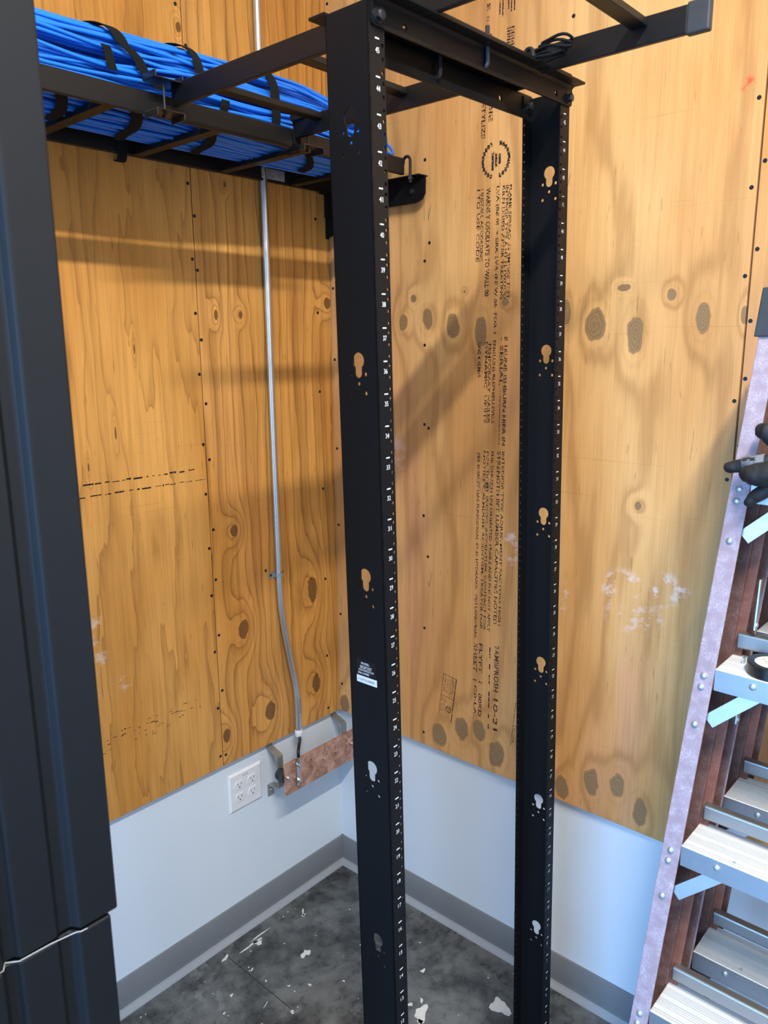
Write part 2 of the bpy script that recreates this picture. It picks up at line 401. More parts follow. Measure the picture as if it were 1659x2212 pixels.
# baseboards: cove profile, upper strip and paler toe
HB = 0.1007
prof = [(0, 0), (0.0177, 0), (0.0168, 0.0035), (0.0105, 0.0085), (0.0072, 0.018), (0.006, 0.03), (0.006, HB-0.002), (0.0045, HB), (0, HB)]
toe = [(0.0072, 0.0), (0.0184, 0), (0.0176, 0.0042), (0.0112, 0.0095), (0.0079, 0.0195), (0.0072, 0.0195)]
b1 = MB(); b1.prism([(0.0, y, z) for y, z in prof], [(RX, y, z) for y, z in prof])
b1 = struct(b1.build('baseboard_left', 'base', smooth=True))
tb = MB(); tb.prism([(0.0, y, z) for y, z in toe], [(RX, y, z) for y, z in toe]); tb.build('toe', 'base_toe', parent=b1, smooth=True)
b2 = MB(); b2.prism([(x, 0.0, z) for x, z in prof], [(x, RY, z) for x, z in prof])
b2 = b2.build('baseboard_right', 'base', smooth=True); b2.matrix_world = RWM; WM[b2.name] = RWM.copy(); struct(b2)
tb = MB(); tb.prism([(x, 0.0, z) for x, z in toe], [(x, RY, z) for x, z in toe]); tb.build('toe', 'base_toe', parent=b2, smooth=True, local=True)

# ------------------------------------------------------------------ plywood backboards
SL = [(0.463,1.999),(0.476,1.900),(0.463,1.875),(0.476,1.774),(0.463,1.711),(0.475,1.628),(0.460,1.555),(0.475,1.454),(0.459,1.414),(0.068,2.034),(0.068,1.785),(0.068,1.566),(0.483,2.446),(0.461,2.367),(0.477,2.070),(0.476,1.327),(0.459,1.231),(0.475,1.184),(0.460,1.096),(0.476,1.056),(0.064,1.283),(0.064,1.006),(0.292,1.083),(0.460,0.942),(0.476,0.899),(0.459,0.783),(0.476,0.737),(0.459,0.592),(0.477,0.595),(0.065,0.759),(0.065,0.585)]
SR = [(0.355,2.143),(0.355,1.903),(0.356,1.694),(0.356,1.488),(0.354,1.240),(0.369,1.127),(0.358,0.918),(0.356,0.599),(0.749,2.365),(1.134,2.134),(1.134,1.979),(1.154,2.023),(1.154,1.867),(1.136,1.819),(1.153,1.735),(1.153,1.625),(1.136,1.581),(1.153,1.493),(1.135,1.423),(0.026,1.853),(0.027,1.655),(0.029,1.398),(0.029,1.167),(0.029,0.884),(0.029,0.653),(0.026,2.575),(0.370,1.946),(0.370,1.479)]
KL = [(0.394,1.216,0.012,0.016),(0.117,0.985,0.017,0.038),(0.378,0.935,0.016,0.024),(0.112,0.687,0.015,0.027),(0.296,0.662,0.016,0.028),(0.452,0.646,0.011,0.020),(0.416,1.772,0.005,0.012),(0.339,1.774,0.006,0.008),(0.030,1.812,0.012,0.014),(0.370,2.082,0.004,0.007)]
KL1 = [(0.648,1.690,0.0022,0.012),(0.711,1.504,0.0022,0.014),(0.783,1.433,0.0022,0.010),(0.478,2.401,0.006,0.010),(1.1,1.2,0.015,0.03)]
KR = [(0.284,1.754,0.013,0.020),(0.365,1.760,0.016,0.023),(0.447,1.740,0.019,0.028),(0.530,1.724,0.016,0.033),(0.597,1.793,0.009,0.010),(0.319,1.812,0.010,0.010),(0.480,1.822,0.004,0.004),(0.831,1.734,0.021,0.034),(0.923,1.714,0.017,0.039),(1.063,1.745,0.013,0.029),(0.997,1.791,0.009,0.011),(1.141,1.746,0.006,0.016),(0.760,1.766,0.009,0.025),(0.893,1.810,0.012,0.007),(0.953,1.345,0.007,0.009),(0.412,0.609,0.023,0.034),(0.488,0.654,0.020,0.032),(0.547,0.669,0.019,0.027),(0.603,0.619,0.023,0.038),(0.799,0.599,0.018,0.029),(0.878,0.645,0.018,0.032),(0.944,0.660,0.016,0.029),(1.003,0.611,0.016,0.035),(0.556,1.346,0.007,0.007),(0.040,0.588,0.020,0.029)]
PT, ZP = 0.016, 0.5608
PLY = {}
PLY['L1'] = plywood('plywood_veneer_a', 0, KL1, 3.1, srgb(220, 162, 86), srgb(201, 138, 63), srgb(110, 66, 22), 15.0, 6.0, 4.0, 0.46, [(0.80,1.02,0.03,0.09,(0.62,0.50,0.40),0.7),(0.76,0.90,0.06,0.03,(0.62,0.50,0.40),0.5)])
PLY['L2'] = plywood('plywood_veneer_b', 0, KL, 8.7, srgb(222, 164, 88), srgb(203, 139, 64), srgb(112, 64, 18), 30.0, 3.0, 1.8, 0.66, (), 0.22, 6.0, True, 2.6)
KNOT = (srgb(124, 100, 70), srgb(146, 120, 86)); RIM = 0.4
CH = srgb(232, 212, 204)
PLY['R1'] = plywood('plywood_veneer_c', 1, KR, 14.2, srgb(232, 184, 121), srgb(213, 154, 90), srgb(140, 92, 46), 9.0, 5.0, 1.6, 0.36,
                    [(0.93,1.15,0.075,0.055,CH,0.85),(1.02,1.165,0.07,0.05,CH,0.85),(0.96,1.09,0.09,0.05,CH,0.55),(0.77,1.10,0.035,0.05,CH,0.6),(0.26,1.40,0.04,0.06,CH,0.5),(0.635,1.20,0.03,0.06,CH,0.7),(1.113,2.157,0.016,0.022,srgb(214,92,60),1.0)], 0.17, 3.0, False, 1.25, 0.75)
PLY['R2'] = plywood('plywood_veneer_d', 1, [(1.5,1.7,0.02,0.03),(1.9,1.2,0.02,0.04)], 21.5, srgb(229, 178, 112), srgb(210, 150, 84), srgb(140, 92, 46), 9.0, 5.0, 1.2, 0.4, (), 0.17, 3.0, False, 1.25, 0.75)
def panel(parent, ax, a, b, mat):
    mb = MB()
    if ax == 0: mb.box(a, b, 0.0005, PT, ZP, RZ-0.05)
    else: mb.box(0.0005, PT, a, b, ZP, RZ-0.05)
    return mb.build('plywood_panel', PLY[mat], parent=parent, bevel=0.0012, local=True)
pL2 = panel(wl, 0, 0.0175, 0.4668, 'L2'); pL1 = panel(wl, 0, 0.4695, 1.688, 'L1'); panel(wl, 0, 1.690, 2.90, 'L2')
pR1 = panel(wr, 1, 0.0005, 1.1432, 'R1'); pR2 = panel(wr, 1, 1.1468, 2.365, 'R2')
pL1['label'] = 'wide plywood sheet left of the seam'; pL2['label'] = 'narrow knotty plywood strip beside the corner'
pR1['label'] = 'plywood sheet with printed ink text'; pR2['label'] = 'plywood sheet behind the ladders'

def screw_mesh():
    mb = MB(); mb.cyl((0, 0, -0.002), (0, 0, 0.0003), 0.0042, 10)
    mb.add([(x, y, 0.0005) for x, y in ((-0.0028, -0.0006), (0.0028, -0.0006), (0.0028, 0.0006), (-0.0028, 0.0006))], [(0, 1, 2, 3)])
    mb.add([(x, y, 0.0005) for x, y in ((-0.0006, -0.0028), (0.0006, -0.0028), (0.0006, 0.0028), (-0.0006, 0.0028))], [(0, 1, 2, 3)])
    me = bpy.data.meshes.new('screw'); me.from_pydata(mb.v, [], mb.f)
    me.materials.append(simple('black_screw', (0.02, 0.02, 0.024), 0.4, 0.4)); return me
SCREW = screw_mesh()
def screw(parent, ax, u, z, rad=0):
    o = bpy.data.objects.new('screw', SCREW); COL.objects.link(o); o.parent = parent
    if ax == 0: o.matrix_local = Matrix.Translation((u, PT, z)) @ Matrix.Rotation(-math.pi/2, 4, 'X') @ Matrix.Rotation(rad, 4, 'Z')
    else: o.matrix_local = Matrix.Translation((PT, u, z)) @ Matrix.Rotation(math.pi/2, 4, 'Y') @ Matrix.Rotation(rad, 4, 'Z')
for (u, z) in SL: screw(pL1 if u > 0.468 else pL2, 0, u, z, random.random()*3)
for (u, z) in SR: screw(pR1 if u < 1.145 else pR2, 1, u, z, random.random()*3)

# ink on the right-hand sheet: lines of print running downwards, letters turned a quarter
def ink(strs, u, z0, z1, h, name='printed_text', mat='ink'):
    mb = MB()
    h *= 1.05; k = len(strs); hh = h/k*0.86
    for i, s in enumerate(strs):
        uu = u-h/2+h*(k-1-i)/k
        put_text(mb, s, (PT+0.0004, uu, z0), (0, 0, -1), (0, 1, 0), width=z0-z1, height=hh, bold=0.018)
    return mb.build(name, mat, parent=pR1, local=True)
ink(['I INSTALL ACCORDING', 'I TO USE CODE'], 0.523, 2.053, 1.889, 0.020)
ink(['WARNS Y OSCILLATE TO WALL 00'], 0.546, 2.054, 1.808, 0.014)
ink(['LVA (BE 0!  > BRK LVA (BE W BE  FOR 3'], 0.571, 2.054, 1.719, 0.012)
ink(['FLAME SPREAD 25 SMOKE TEST', 'INTERIOR TYPE A HT PLYWOOD', 'KILN DRIED AFTER TREATING'], 0.597, 2.053, 1.800, 0.026)
ink(['LINE 4 48Mn5'], 0.528, 1.699, 1.615, 0.011)
ink(['TEMPORARY NAILER', 'DYNAMIC  UNITS'], 0.553, 1.701, 1.502, 0.019)
ink(['ENGLUNS RLEPHIELLEVELS'], 0.571, 1.704, 1.503, 0.010)
ink(['E 16UNE ISHBURN HIBR IN', '- SERIAL -------------'], 0.598, 1.712, 1.451, 0.022)
ink(['FBS SHIRLEY HAS FUNGICIDAL 47-10 HYDRASOL  VSH LANDMARK'], 0.531, 1.427, 0.928, 0.009)
ink(['FOR TIGHT WOOD. ACCENTUM, CONTACT FOR', 'NOTICE CALMDUSE ACIENTISM, TREATER FOR'], 0.553, 1.433, 0.960, 0.019)
ink(['FHE DHUZIN UN ORIENTED TRAILS AND FHE NOT APPLY'], 0.572, 1.434, 0.959, 0.009)
ink(['INTERIOR TYPE ADJUSTMENT FACTORS HIGH', 'STRENGTH IIFT LUMBER CAPACITIES NOTED'], 0.597, 1.436, 0.983, 0.022)
ink(['SHEET  1'], 0.532, 0.916, 0.810, 0.013); ink(['C0-LA,'], 0.533, 0.797, 0.705, 0.012)
ink(['PLYFT  1'], 0.549, 0.920, 0.808, 0.012); ink(['00RD'], 0.549, 0.778, 0.710, 0.012)
ink(['-- - -- --- - -'], 0.577, 0.917, 0.684, 0.004)
ink(['2AMBPROSH'], 0.599, 0.927, 0.797, 0.016); ink(['10-21'], 0.599, 0.777, 0.686, 0.016)
ink(['-- E ::'], 0.537, 2.475, 2.406, 0.010); ink(['IIIIIIIII', 'IIIIIIIII'], 0.597, 2.382, 2.333, 0.020)
ink(['ETYLIZE'], 0.528, 2.240, 2.163, 0.012); ink(['BIE'], 0.548, 2.236, 2.197, 0.012)
mb = MB()
for i in range(6):
    if i == 2: continue
    uu = 0.565+i*0.0075; mb.box(PT+0.0002, PT+0.0004, uu, uu+0.0028, 2.425-random.random()*0.02, 2.56)
mb.build('printed_bars', 'ink', parent=pR1, local=True)
mb = MB()      # round printed mark
for k in range(26):
    a = 2*math.pi*k/26
    if abs(math.sin(a)) > 0.96: continue
    uu, zz = 0.563+0.036*math.cos(a), 2.112+0.037*math.sin(a)
    mb.box(PT+0.0002, PT+0.0004, uu-0.003, uu+0.0035, zz-0.0045, zz+0.0045)
for k in range(3): mb.box(PT+0.0002, PT+0.0004, 0.552+k*0.0095, 0.558+k*0.0095, 2.09+0.006*k, 2.13-0.003*k)
mb.build('printed_mark', 'ink', parent=pR1, local=True)
def stamp(u, z, tilt, cut=1.0):
    mb = MB(); lt = 0.0012
    def R(a, b, c, d): mb.box(0.0002, 0.0004, a, b, c, d)
    W_, H_ = 0.046*cut, 0.125
    R(0, lt, -H_, 0); R(0, W_, -lt, 0)
    if cut == 1.0: R(W_-lt*2, W_, -H_-0.012, 0)
    R(0, W_, -0.066, -0.066+lt)
    if cut == 1.0:
        R(0.030, 0.031, -0.066, 0)
        put_text(mb, '16UNI WALL G', (0.0003, 0.033, -0.008), (0, 0, -1), (0, 1, 0), width=0.052, height=0.008)
        for i, s in enumerate(('STANDARD', 'LIMITED (3)', '21 R U C E')): put_text(mb, s, (0.0003, 0.006+i*0.0085, -0.008), (0, 0, -1), (0, 1, 0), width=0.046, height=0.005)
        vs, fs = curve_mesh([circ(0, 0, 0.0095, 20), circ(0, 0, 0.0072, 20)], 0.0002)
        mb.add([(0.0003, 0.032+p[0], -0.100+p[1]) for p in vs], fs)
        put_text(mb, 'D', (0.0003, 0.028, -0.096), (0, 0, -1), (0, 1, 0), width=0.008, height=0.008)
    for i, s in enumerate(('PL 1234', 'TPI LIMITED', 'ALL 71 MM')):
        if cut == 1.0 or i < 1: put_text(mb, s, (0.0003, 0.004+i*0.007, -0.072), (0, 0, -1), (0, 1, 0), width=0.042, height=0.0045)
    mb.tf(Matrix.Translation((PT, u, z)) @ Matrix.Rotation(tilt, 4, 'X'))
    mb.build('grade_stamp', 'ink2', parent=pR1, local=True)
stamp(0.426, 0.801, -0.13); stamp(0.659, 0.785, -0.10, 0.6)
mb = MB()
mb.tube([(PT+0.0004,0.375,2.036),(PT+0.0004,0.366,2.000)], 0.0005, 4).tube([(PT+0.0004,0.366,2.000),(PT+0.0004,0.369,2.028)], 0.0005, 4)
mb.build('pencil_tick', 'green', parent=pR1, local=True)
mb = MB()
mb.tube([(PT+0.0004,0.384,1.085),(PT+0.0004,0.374,1.043)], 0.0005, 4).tube([(PT+0.0004,0.374,1.043),(PT+0.0004,0.371,1.056)], 0.0005, 4)
mb.tube([(PT+0.0004,0.756,2.055),(PT+0.0004,0.745,2.005)], 0.0004, 4).tube([(PT+0.0004,0.352,2.10),(PT+0.0004,0.354,2.00)], 0.0004, 4)
mb.build('pencil_line', 'ltxt', parent=pR1, local=True)
# ink dashes on the left-hand sheet
mb = MB()
for zc, a, b in ((1.394, 0.506, 0.815), (1.367, 0.475, 0.818)):
    u = a
    while u < b:
        L = random.uniform(0.003, 0.028); t = random.uniform(0.0006, 0.0022)
        zz = zc+random.uniform(-0.001, 0.001)
        mb.box(u, u+L, PT+0.0002, PT+0.0004, zz-t, zz+t); u += L+random.uniform(0.002, 0.012)
mb.build('ink_dashes', 'ink2', parent=pL1, local=True)
mb = MB()
for i in range(46):
    u = random.uniform(0.53, 0.82); zz = random.choice((0.785, 0.772, 0.758, 0.745))+random.uniform(-0.004, 0.004)
    L = random.uniform(0.002, 0.011); mb.box(u, u+L, PT+0.0002, PT+0.0004, zz, zz+random.uniform(0.0006, 0.0022))
mb.build('ink_smudges', 'ink2', parent=pL1, local=True)

# floor marks: dried paint and a saw joint
def splat(u, v, r, sx=1.0, sy=1.0, seed=0, n=22, rot=0.0):
    rnd = random.Random(seed); pts = []
    ph = [rnd.random()*6.28 for _ in range(4)]
    for k in range(n):
        a = 2*math.pi*k/n; q = r*(1+0.30*math.sin(2*a+ph[0])+0.22*math.sin(3*a+ph[1])+0.16*math.sin(5*a+ph[2]))
        x, y = q*math.cos(a)*sx, q*math.sin(a)*sy
        pts.append((u+x*math.cos(rot)-y*math.sin(rot), v+x*math.sin(rot)+y*math.cos(rot), 0.0003))
    mb = MB(); mb.ext(pts, (0, 0, 0.0005)); o = mb.build('paint_splash', 'splat', parent=f)
    return o
for i, (u, v, r, sx, sy, rt) in enumerate([(0.150,0.726,0.022,1.3,0.9,0.6),(0.303,0.585,0.018,1.2,1,0.2),(0.325,0.60,0.008,1,1,0),(0.524,0.051,0.007,1.5,0.8,0.3),(0.440,0.067,0.012,2.6,0.35,0.0),(0.425,0.075,0.009,1.2,1,0),(0.40,0.055,0.010,4.0,0.18,0.0),(0.254,0.080,0.006,2.2,0.5,0.9),(0.262,0.09,0.005,1,1,0),(0.362,0.209,0.012,1.2,0.9,0.4),(0.345,0.545,0.007,1,1,0),(0.30,0.545,0.006,1,1,0),(0.27,0.56,0.005,1.4,0.8,1),(0.19,0.50,0.006,1,1,0),(0.592,0.168,0.004,1,1,0),(0.50,0.20,0.003,1,1,0),(0.55,0.26,0.003,3,0.4,0.4),(0.47,0.26,0.003,1,1,0),(0.64,0.2,0.003,1,1,0),(0.43,0.30,0.004,1,1,0),(0.52,0.33,0.005,1,1,0),(0.24,0.40,0.004,1.5,0.7,0.5),(0.12,0.36,0.004,2.4,0.6,0.2),(0.29,0.66,0.004,1,1,0),(0.36,0.36,0.003,1,1,0),(0.60,0.30,0.004,1,1,0.3),(0.50,0.14,0.004,2.0,0.4,0.5)]):
    splat(u, v, r, sx, sy, i, 22, rt)
MB().box(0.515, 0.5165, 0.03, 0.32, 0.0002, 0.0006).build('saw_joint', 'crack', parent=f)

# ------------------------------------------------------------------ ceiling strip fixture
t = thing('strip_light', 'long white fluorescent strip fixture on the ceiling', 'ceiling light', (1.55, 2.0, RZ))
MB().box(0.90, 2.20, 1.94, 2.06, 3.35, RZ).build('housing', 'white_pl', parent=t, bevel=0.004)
MB().box(0.90, 0.93, 1.95, 2.05, 3.30, 3.35).build('socket', 'white_pl', parent=t)
MB().box(2.17, 2.20, 1.95, 2.05, 3.30, 3.35).build('socket', 'white_pl', parent=t)

# ------------------------------------------------------------------ two-post rack
XA = Vector((math.cos(0.0104), math.sin(0.0104), 0)); UPV = Vector((0.0154, -0.0117, 1)).normalized()
YA = UPV.cross(XA).normalized(); XA = YA.cross(UPV).normalized()
RM = Matrix.Identity(4)
for i in range(3): RM[i][0] = XA[i]; RM[i][1] = YA[i]; RM[i][2] = UPV[i]
RM[0][3], RM[1][3] = 0.7873, 0.9517
rack = thing('open_frame_rack', 'tall black two-post open frame rack with white unit numbers', 'rack', mat=RM)
XW, SEP, FL, DP, ZT, Z45, UU = 0.0162, 0.4853, 0.0308, 0.0747, 2.115, 2.0738, 0.04445
TH = 0.0024
key_z = [1.9805-0.31115*k for k in range(7)]
def keyhole(cy, z):
    r1, r2, c1, c2 = 0.0112, 0.0068, z+0.0060, z-0.0110
    pts = []
    a0 = -math.pi/2+math.asin(r2/r1)
    for k in range(17):
        a = a0+(2*math.pi-2*math.asin(r2/r1))*k/16; pts.append((cy+r1*math.cos(a), c1+r1*math.sin(a)))
    for k in range(9):
        a = math.pi+math.pi*k/8; pts.append((cy+r2*math.cos(a), c2+r2*math.sin(a)))
    return pts
def web(x, inner_dir):
    cy = -0.0362
    loops = [[(-DP, 0.006), (0, 0.006), (0, ZT), (-DP, ZT)]]
    for z in key_z:
        if z < 0.08: continue
        loops.append(keyhole(cy, z))
        for (dy, dz) in ((-0.0130, -0.0125), (0.0130, -0.0125), (0, -0.0258), (-0.0130, -0.0388), (0.0130, -0.0388)):
            loops.append(circ(cy+dy, z+dz, 0.0029, 8))
    vs, fs = curve_mesh(loops, TH)
    mb = MB(); mb.add([(x+v[2], v[0], v[1]) for v in vs], fs); return mb
def flange(x0, x1, hx, y, z1=ZT):
    xs0, xs1 = min(x0, x1), max(x0, x1); mb = MB(); hs = []
    for u_ in range(1, 46):
        zt = Z45-(45-u_)*UU
        hs += [zt-dz for dz in (0.00635, 0.022225, 0.0381)]
    hs.sort(); cuts = [0.006]+[h-0.0046 for h in hs]; n = 8; yf, yb_ = y+TH/2, y-TH/2
    def quad2(pts):          # front and back copy of a flat polygon
        mb.add([(p[0], yf, p[1]) for p in pts], [tuple(range(len(pts)))]); mb.add([(p[0], yb_, p[1]) for p in pts], [tuple(range(len(pts)-1, -1, -1))])
    quad2([(xs0, 0.006), (xs1, 0.006), (xs1, hs[0]-0.0046), (xs0, hs[0]-0.0046)])
    for i, h in enumerate(hs):
        za, zb_ = h-0.0046, h+0.0046
        zn = hs[i+1]-0.0046 if i+1 < len(hs) else z1
        oc = circ(hx, h, 0.0027, 8, math.pi/8)
        bd = [(xs1, h+0.0019), (hx+0.0019, zb_), (hx-0.0019, zb_), (xs0, h+0.0019), (xs0, h-0.0019), (hx-0.0019, za), (hx+0.0019, za), (xs1, h-0.0019)]
        cor = {0: (xs1, zb_), 2: (xs0, zb_), 4: (xs0, za), 6: (xs1, za)}
        for k in range(8):
            k2 = (k+1) % 8
            quad2([oc[k], bd[k]]+([cor[k]] if k in cor else [])+[bd[k2], oc[k2]])
            mb.add([(oc[k][0], yf, oc[k][1]), (oc[k2][0], yf, oc[k2][1]), (oc[k2][0], yb_, oc[k2][1]), (oc[k][0], yb_, oc[k][1])], [(0, 1, 2, 3)])
        if zn-zb_ > 1e-5: quad2([(xs0, zb_), (xs1, zb_), (xs1, zn), (xs0, zn)])
    for (xx) in (xs0, xs1): mb.add([(xx, yb_, 0.006), (xx, yf, 0.006), (xx, yf, z1), (xx, yb_, z1)], [(0, 1, 2, 3)])
    mb.add([(xs0, yb_, z1), (xs1, yb_, z1), (xs1, yf, z1), (xs0, yf, z1)], [(0, 1, 2, 3)])
    return mb
WH = 'black'
for side in (0, 1):
    sg = 1 if side == 0 else -1
    xo = XW if side == 0 else -SEP-XW
    xi = xo-sg*FL; hx = xo-sg*0.0263
    p = web(xo-sg*TH/2, sg).build('post', WH, parent=rack, local=True)
    p['label'] = 'near upright post' if side == 0 else 'far upright post'
    flange(xo, xi, hx, -TH/2).build('front_flange', WH, parent=p, local=True)
    flange(xo, xi, hx, -DP+TH/2).build('rear_flange', WH, parent=p, local=True)
    mb = MB()
    for u_ in range(1, 46):
        zt = Z45-(45-u_)*UU; xc = xo-sg*0.0162
        mb.box(xc-0.0038, xc+0.0038, 0.0001, 0.0003, zt-0.0008, zt+0.0008)
        put_text(mb, str(u_), (xc+0.0035, 0.0002, zt-0.0168), (-1, 0, 0), (0, 0, 1), width=0.0072 if u_ > 9 else 0.0036, height=0.0066)
    mb.build('unit_numbers', 'print', parent=p, local=True)['kind'] = 'stuff'
    # base foot angle, below the frame of the photograph
    MB().box(xo, xo+sg*0.055, -DP, 0, 0.0, 0.006).box(xo, xo+sg*0.004, -DP, 0, 0.006, 0.06).build('foot_angle', WH, parent=rack, local=True, bevel=0.001)
# base angles front and rear
for y0, y1 in ((0.001, 0.155), (-DP-0.155, -DP-0.001)):
    mb = MB().box(-SEP-XW, XW, y0, y1, 0.0, 0.006)
    yy = y0 if y0 > 0 else y1-0.005
    mb.box(-SEP-XW, XW, yy, yy+0.005, 0.006, 0.075); mb.build('base_angle', WH, parent=rack, local=True, bevel=0.001)
# top angles
def leg_plate(y, h0, h1, xa, xb, holes):
    r = 0.006
    loops = [[(xa, h1), (xa, h0+r), (xa+r*0.3, h0+r*0.3), (xa+r, h0), (xb-r, h0), (xb-r*0.3, h0+r*0.3), (xb, h0+r), (xb, h1)]]
    for (hx, hz, hr) in holes: loops.append(circ(hx, hz, hr, 14))
    vs, fs = curve_mesh(loops, 0.0034); mb = MB(); mb.add([(v[0], y+v[2], v[1]) for v in vs], fs); return mb
xa, xb = -SEP-XW-0.002, XW-0.003
hb = [(-0.052, 2.098, 0.0048), (-SEP+0.036, 2.098, 0.0048)]
ta = leg_plate(0.0017, 2.0865, 2.1165, xa, xb, hb)
ta.ext([(xa, 0.0, 2.1145), (xa, 0.0034, 2.1145), (xa, 0.0075, 2.1178), (xa, 0.0275, 2.1178), (xa, 0.0275, 2.1212), (xa, 0.004, 2.1212), (xa, 0.0005, 2.1185)], (xb-xa, 0, 0))
ta.build('top_angle', WH, parent=rack, local=True)
ta = leg_plate(-DP-0.0017, 2.080, 2.1165, xa, xb, [(-0.40, 2.098, 0.0048), (-0.09, 2.098, 0.0048)])
ta.ext([(xa, -DP, 2.1145), (xa, -DP-0.0034, 2.1145), (xa, -DP-0.0075, 2.1178), (xa, -DP-0.0335, 2.1178), (xa, -DP-0.0335, 2.1212), (xa, -DP-0.004, 2.1212), (xa, -DP-0.0005, 2.1185)], (xb-xa, 0, 0))
ta.build('top_angle', WH, parent=rack, local=True)
for (x, y, ny) in ((0.002, 0.0034, 1), (-SEP-0.003, 0.0034, 1), (-SEP+0.001, -DP+TH, 1), (-0.004, -DP+TH, 1)):
    MB().hexbolt((x, y, 2.098), (0, ny, 0), 0.0072, 0.0085).build('bolt', 'bolt_black', parent=rack, local=True)
# rating label on the near post
lx = XW+0.0004
mb = MB().box(XW, lx, -0.059, -0.021, 1.2035, 1.2300); lb = mb.build('rating_label', 'label_b', parent=rack, local=True, label='small black rating label with white lettering')
mb = MB()
for s, yy, zz, wd, h in (('MODEL:', -0.050, 1.2262, 0.017, 0.0036), ('SR2POST', -0.0525, 1.2205, 0.024, 0.0045), ('WWW.TRIPPLITE.COM', -0.056, 1.2148, 0.031, 0.0032), ('SERIAL NUMBER:', -0.057, 1.2098, 0.023, 0.0032)):
    put_text(mb, s, (lx+0.0002, yy, zz-h), (0, 1, 0), (0, 0, 1), width=wd, height=h)
mb.build('label_text', 'print', parent=lb, local=True)
MB().box(XW, lx+0.0001, -0.060, -0.0195, 1.1925, 1.2035).build('serial_strip', 'label_w', parent=rack, local=True, label='white serial number strip')
mb = MB(); put_text(mb, '3112ADTTACX0500002X', (lx+0.0004, -0.057, 1.196), (0, 1, 0), (0, 0, 1), width=0.0345, height=0.0042)
mb.build('serial_text', 'ltxt', parent=rack, local=True)

# ------------------------------------------------------------------ ladder-type cable trays
TB1, TB2, RH, RT = 2.103, 2.122, 0.0381, 0.0095
t1 = thing('cable_tray', 'black ladder cable tray along the wall carrying the blue cables', 'cable tray', (0.6, 0.18, TB1))
YN, YF = 0.335, 0.035
MB().box(0.066, 2.25, YN-RT, YN, TB1, TB1+RH).build('side_rail', 'black_rail', parent=t1, bevel=0.0018)
MB().box(0.021, 2.25, YF-RT, YF, TB1, TB1+RH).build('side_rail', 'black_rail', parent=t1, bevel=0.0018)
for k in range(-6, 4):
    x = 0.845-0.2286*k
    if x < 0.1 or x > 2.2: continue
    MB().box(x-0.0127, x+0.0127, YF, YN-RT, TB1+0.001, TB1+0.0115).build('rung', 'black_rail', parent=t1, bevel=0.0012)
st = MB().box(0.192, 0.268, YF, YF+0.0005, TB1+0.006, TB1+0.031).build('maker_label', 'label_s', parent=t1, label='white printed maker label')
mb = MB()
for s, xx, zz, wd, h in (('National', 0.251, 0.0275, 0.016, 0.003), ('Quality Support', 0.257, 0.0235, 0.026, 0.0032), ('Base', 0.248, 0.0195, 0.010, 0.003), ('BLACK BOX', 0.262, 0.0150, 0.035, 0.0042), ('Pt. number  RM20', 0.262, 0.0098, 0.034, 0.0028)):
    put_text(mb, s, (xx, YF+0.0007, TB1+zz-h+0.002), (-1, 0, 0), (0, 0, 1), width=wd, height=h)
mb.cyl((0.2635, YF+0.0006, TB1+0.0145), (0.2635, YF+0.0007, TB1+0.0145), 0.0018, 10)
mb.build('label_text', 'ltxt', parent=st)
mb = MB()
for i in range(26):
    a = random.random()*6.28; r_ = 0.0075*math.sqrt(random.random())
    mb.box(0.210+r_*math.cos(a), 0.2115+r_*math.cos(a), YF+0.0005, YF+0.0007, TB1+0.020+r_*math.sin(a), TB1+0.0208+r_*math.sin(a))
mb.build('label_map', simple('label_grey_ink', (0.2, 0.21, 0.22), 0.6), parent=st)

t2 = thing('cable_tray', 'black ladder cable tray crossing over the top of the rack', 'cable tray', (0.575, 0.78, TB2))
XA_, XB_, YE = 0.730, 0.430, 1.165
MB().box(XA_-RT, XA_, 0.342, YE, TB2, TB2+RH).build('side_rail', 'black_rail', parent=t2, bevel=0.0018)
MB().box(XB_-RT, XB_, 0.342, YE, TB2, TB2+RH).build('side_rail', 'black_rail', parent=t2, bevel=0.0018)
for y in (0.412, 0.638, 0.866, 1.094):
    MB().box(XB_, XA_-RT, y-0.0127, y+0.0127, TB2+0.0235, TB2+0.0345).build('rung', 'black_rail', parent=t2, bevel=0.0012)
for x in (XA_, XB_):
    MB().box(x-RT-0.0022, x+0.0022, YE-0.001, YE+0.032, TB2-0.0025, TB2+RH+0.0025).build('end_cap', 'rubber', parent=t2, bevel=0.003)
def tclamp(x, y, name='junction_clamp'):
    k = thing(name, 'x', 'clamp', (x, y, TB1))
    for s, z in ((1, TB2+RH-0.004), (-1, TB1+0.002)):
        mb = MB()
        a = 0.028; pf = [(-a, 0.010*s), (-a, 0), (a, 0), (a, 0.010*s)]
        P = [(x+0.010+q[0], y+0.004, z+q[1]) for q in pf]
        mb.box(x-a+0.012, x+a+0.012, y-0.002, y+0.040, z-0.0012, z+0.0012)
        mb.box(x-a+0.011, x-a+0.0135, y-0.002, y+0.040, z, z+s*0.011); mb.box(x+a+0.0105, x+a+0.013, y-0.002, y+0.040, z, z+s*0.011)
        mb.build('clip_plate', 'bolt_black', parent=k, bevel=0.0008)
    MB().cyl((x+0.014, y+0.022, TB1-0.008), (x+0.014, y+0.022, TB2+RH+0.003), 0.0022, 8).build('clamp_bolt', 'bolt_black', parent=k, smooth=True)
    MB().tube([(x+0.014, y+0.022, TB1-0.002), (x+0.014, y+0.022, TB1-0.008)], 0.0058, 6).build('nut', 'bolt_black', parent=k)
    MB().dome((x+0.014, y+0.022, TB2+RH-0.003), (0, 0, 1), 0.007, 0.0045).build('bolt_head', 'steel', parent=k, smooth=True)
    return k
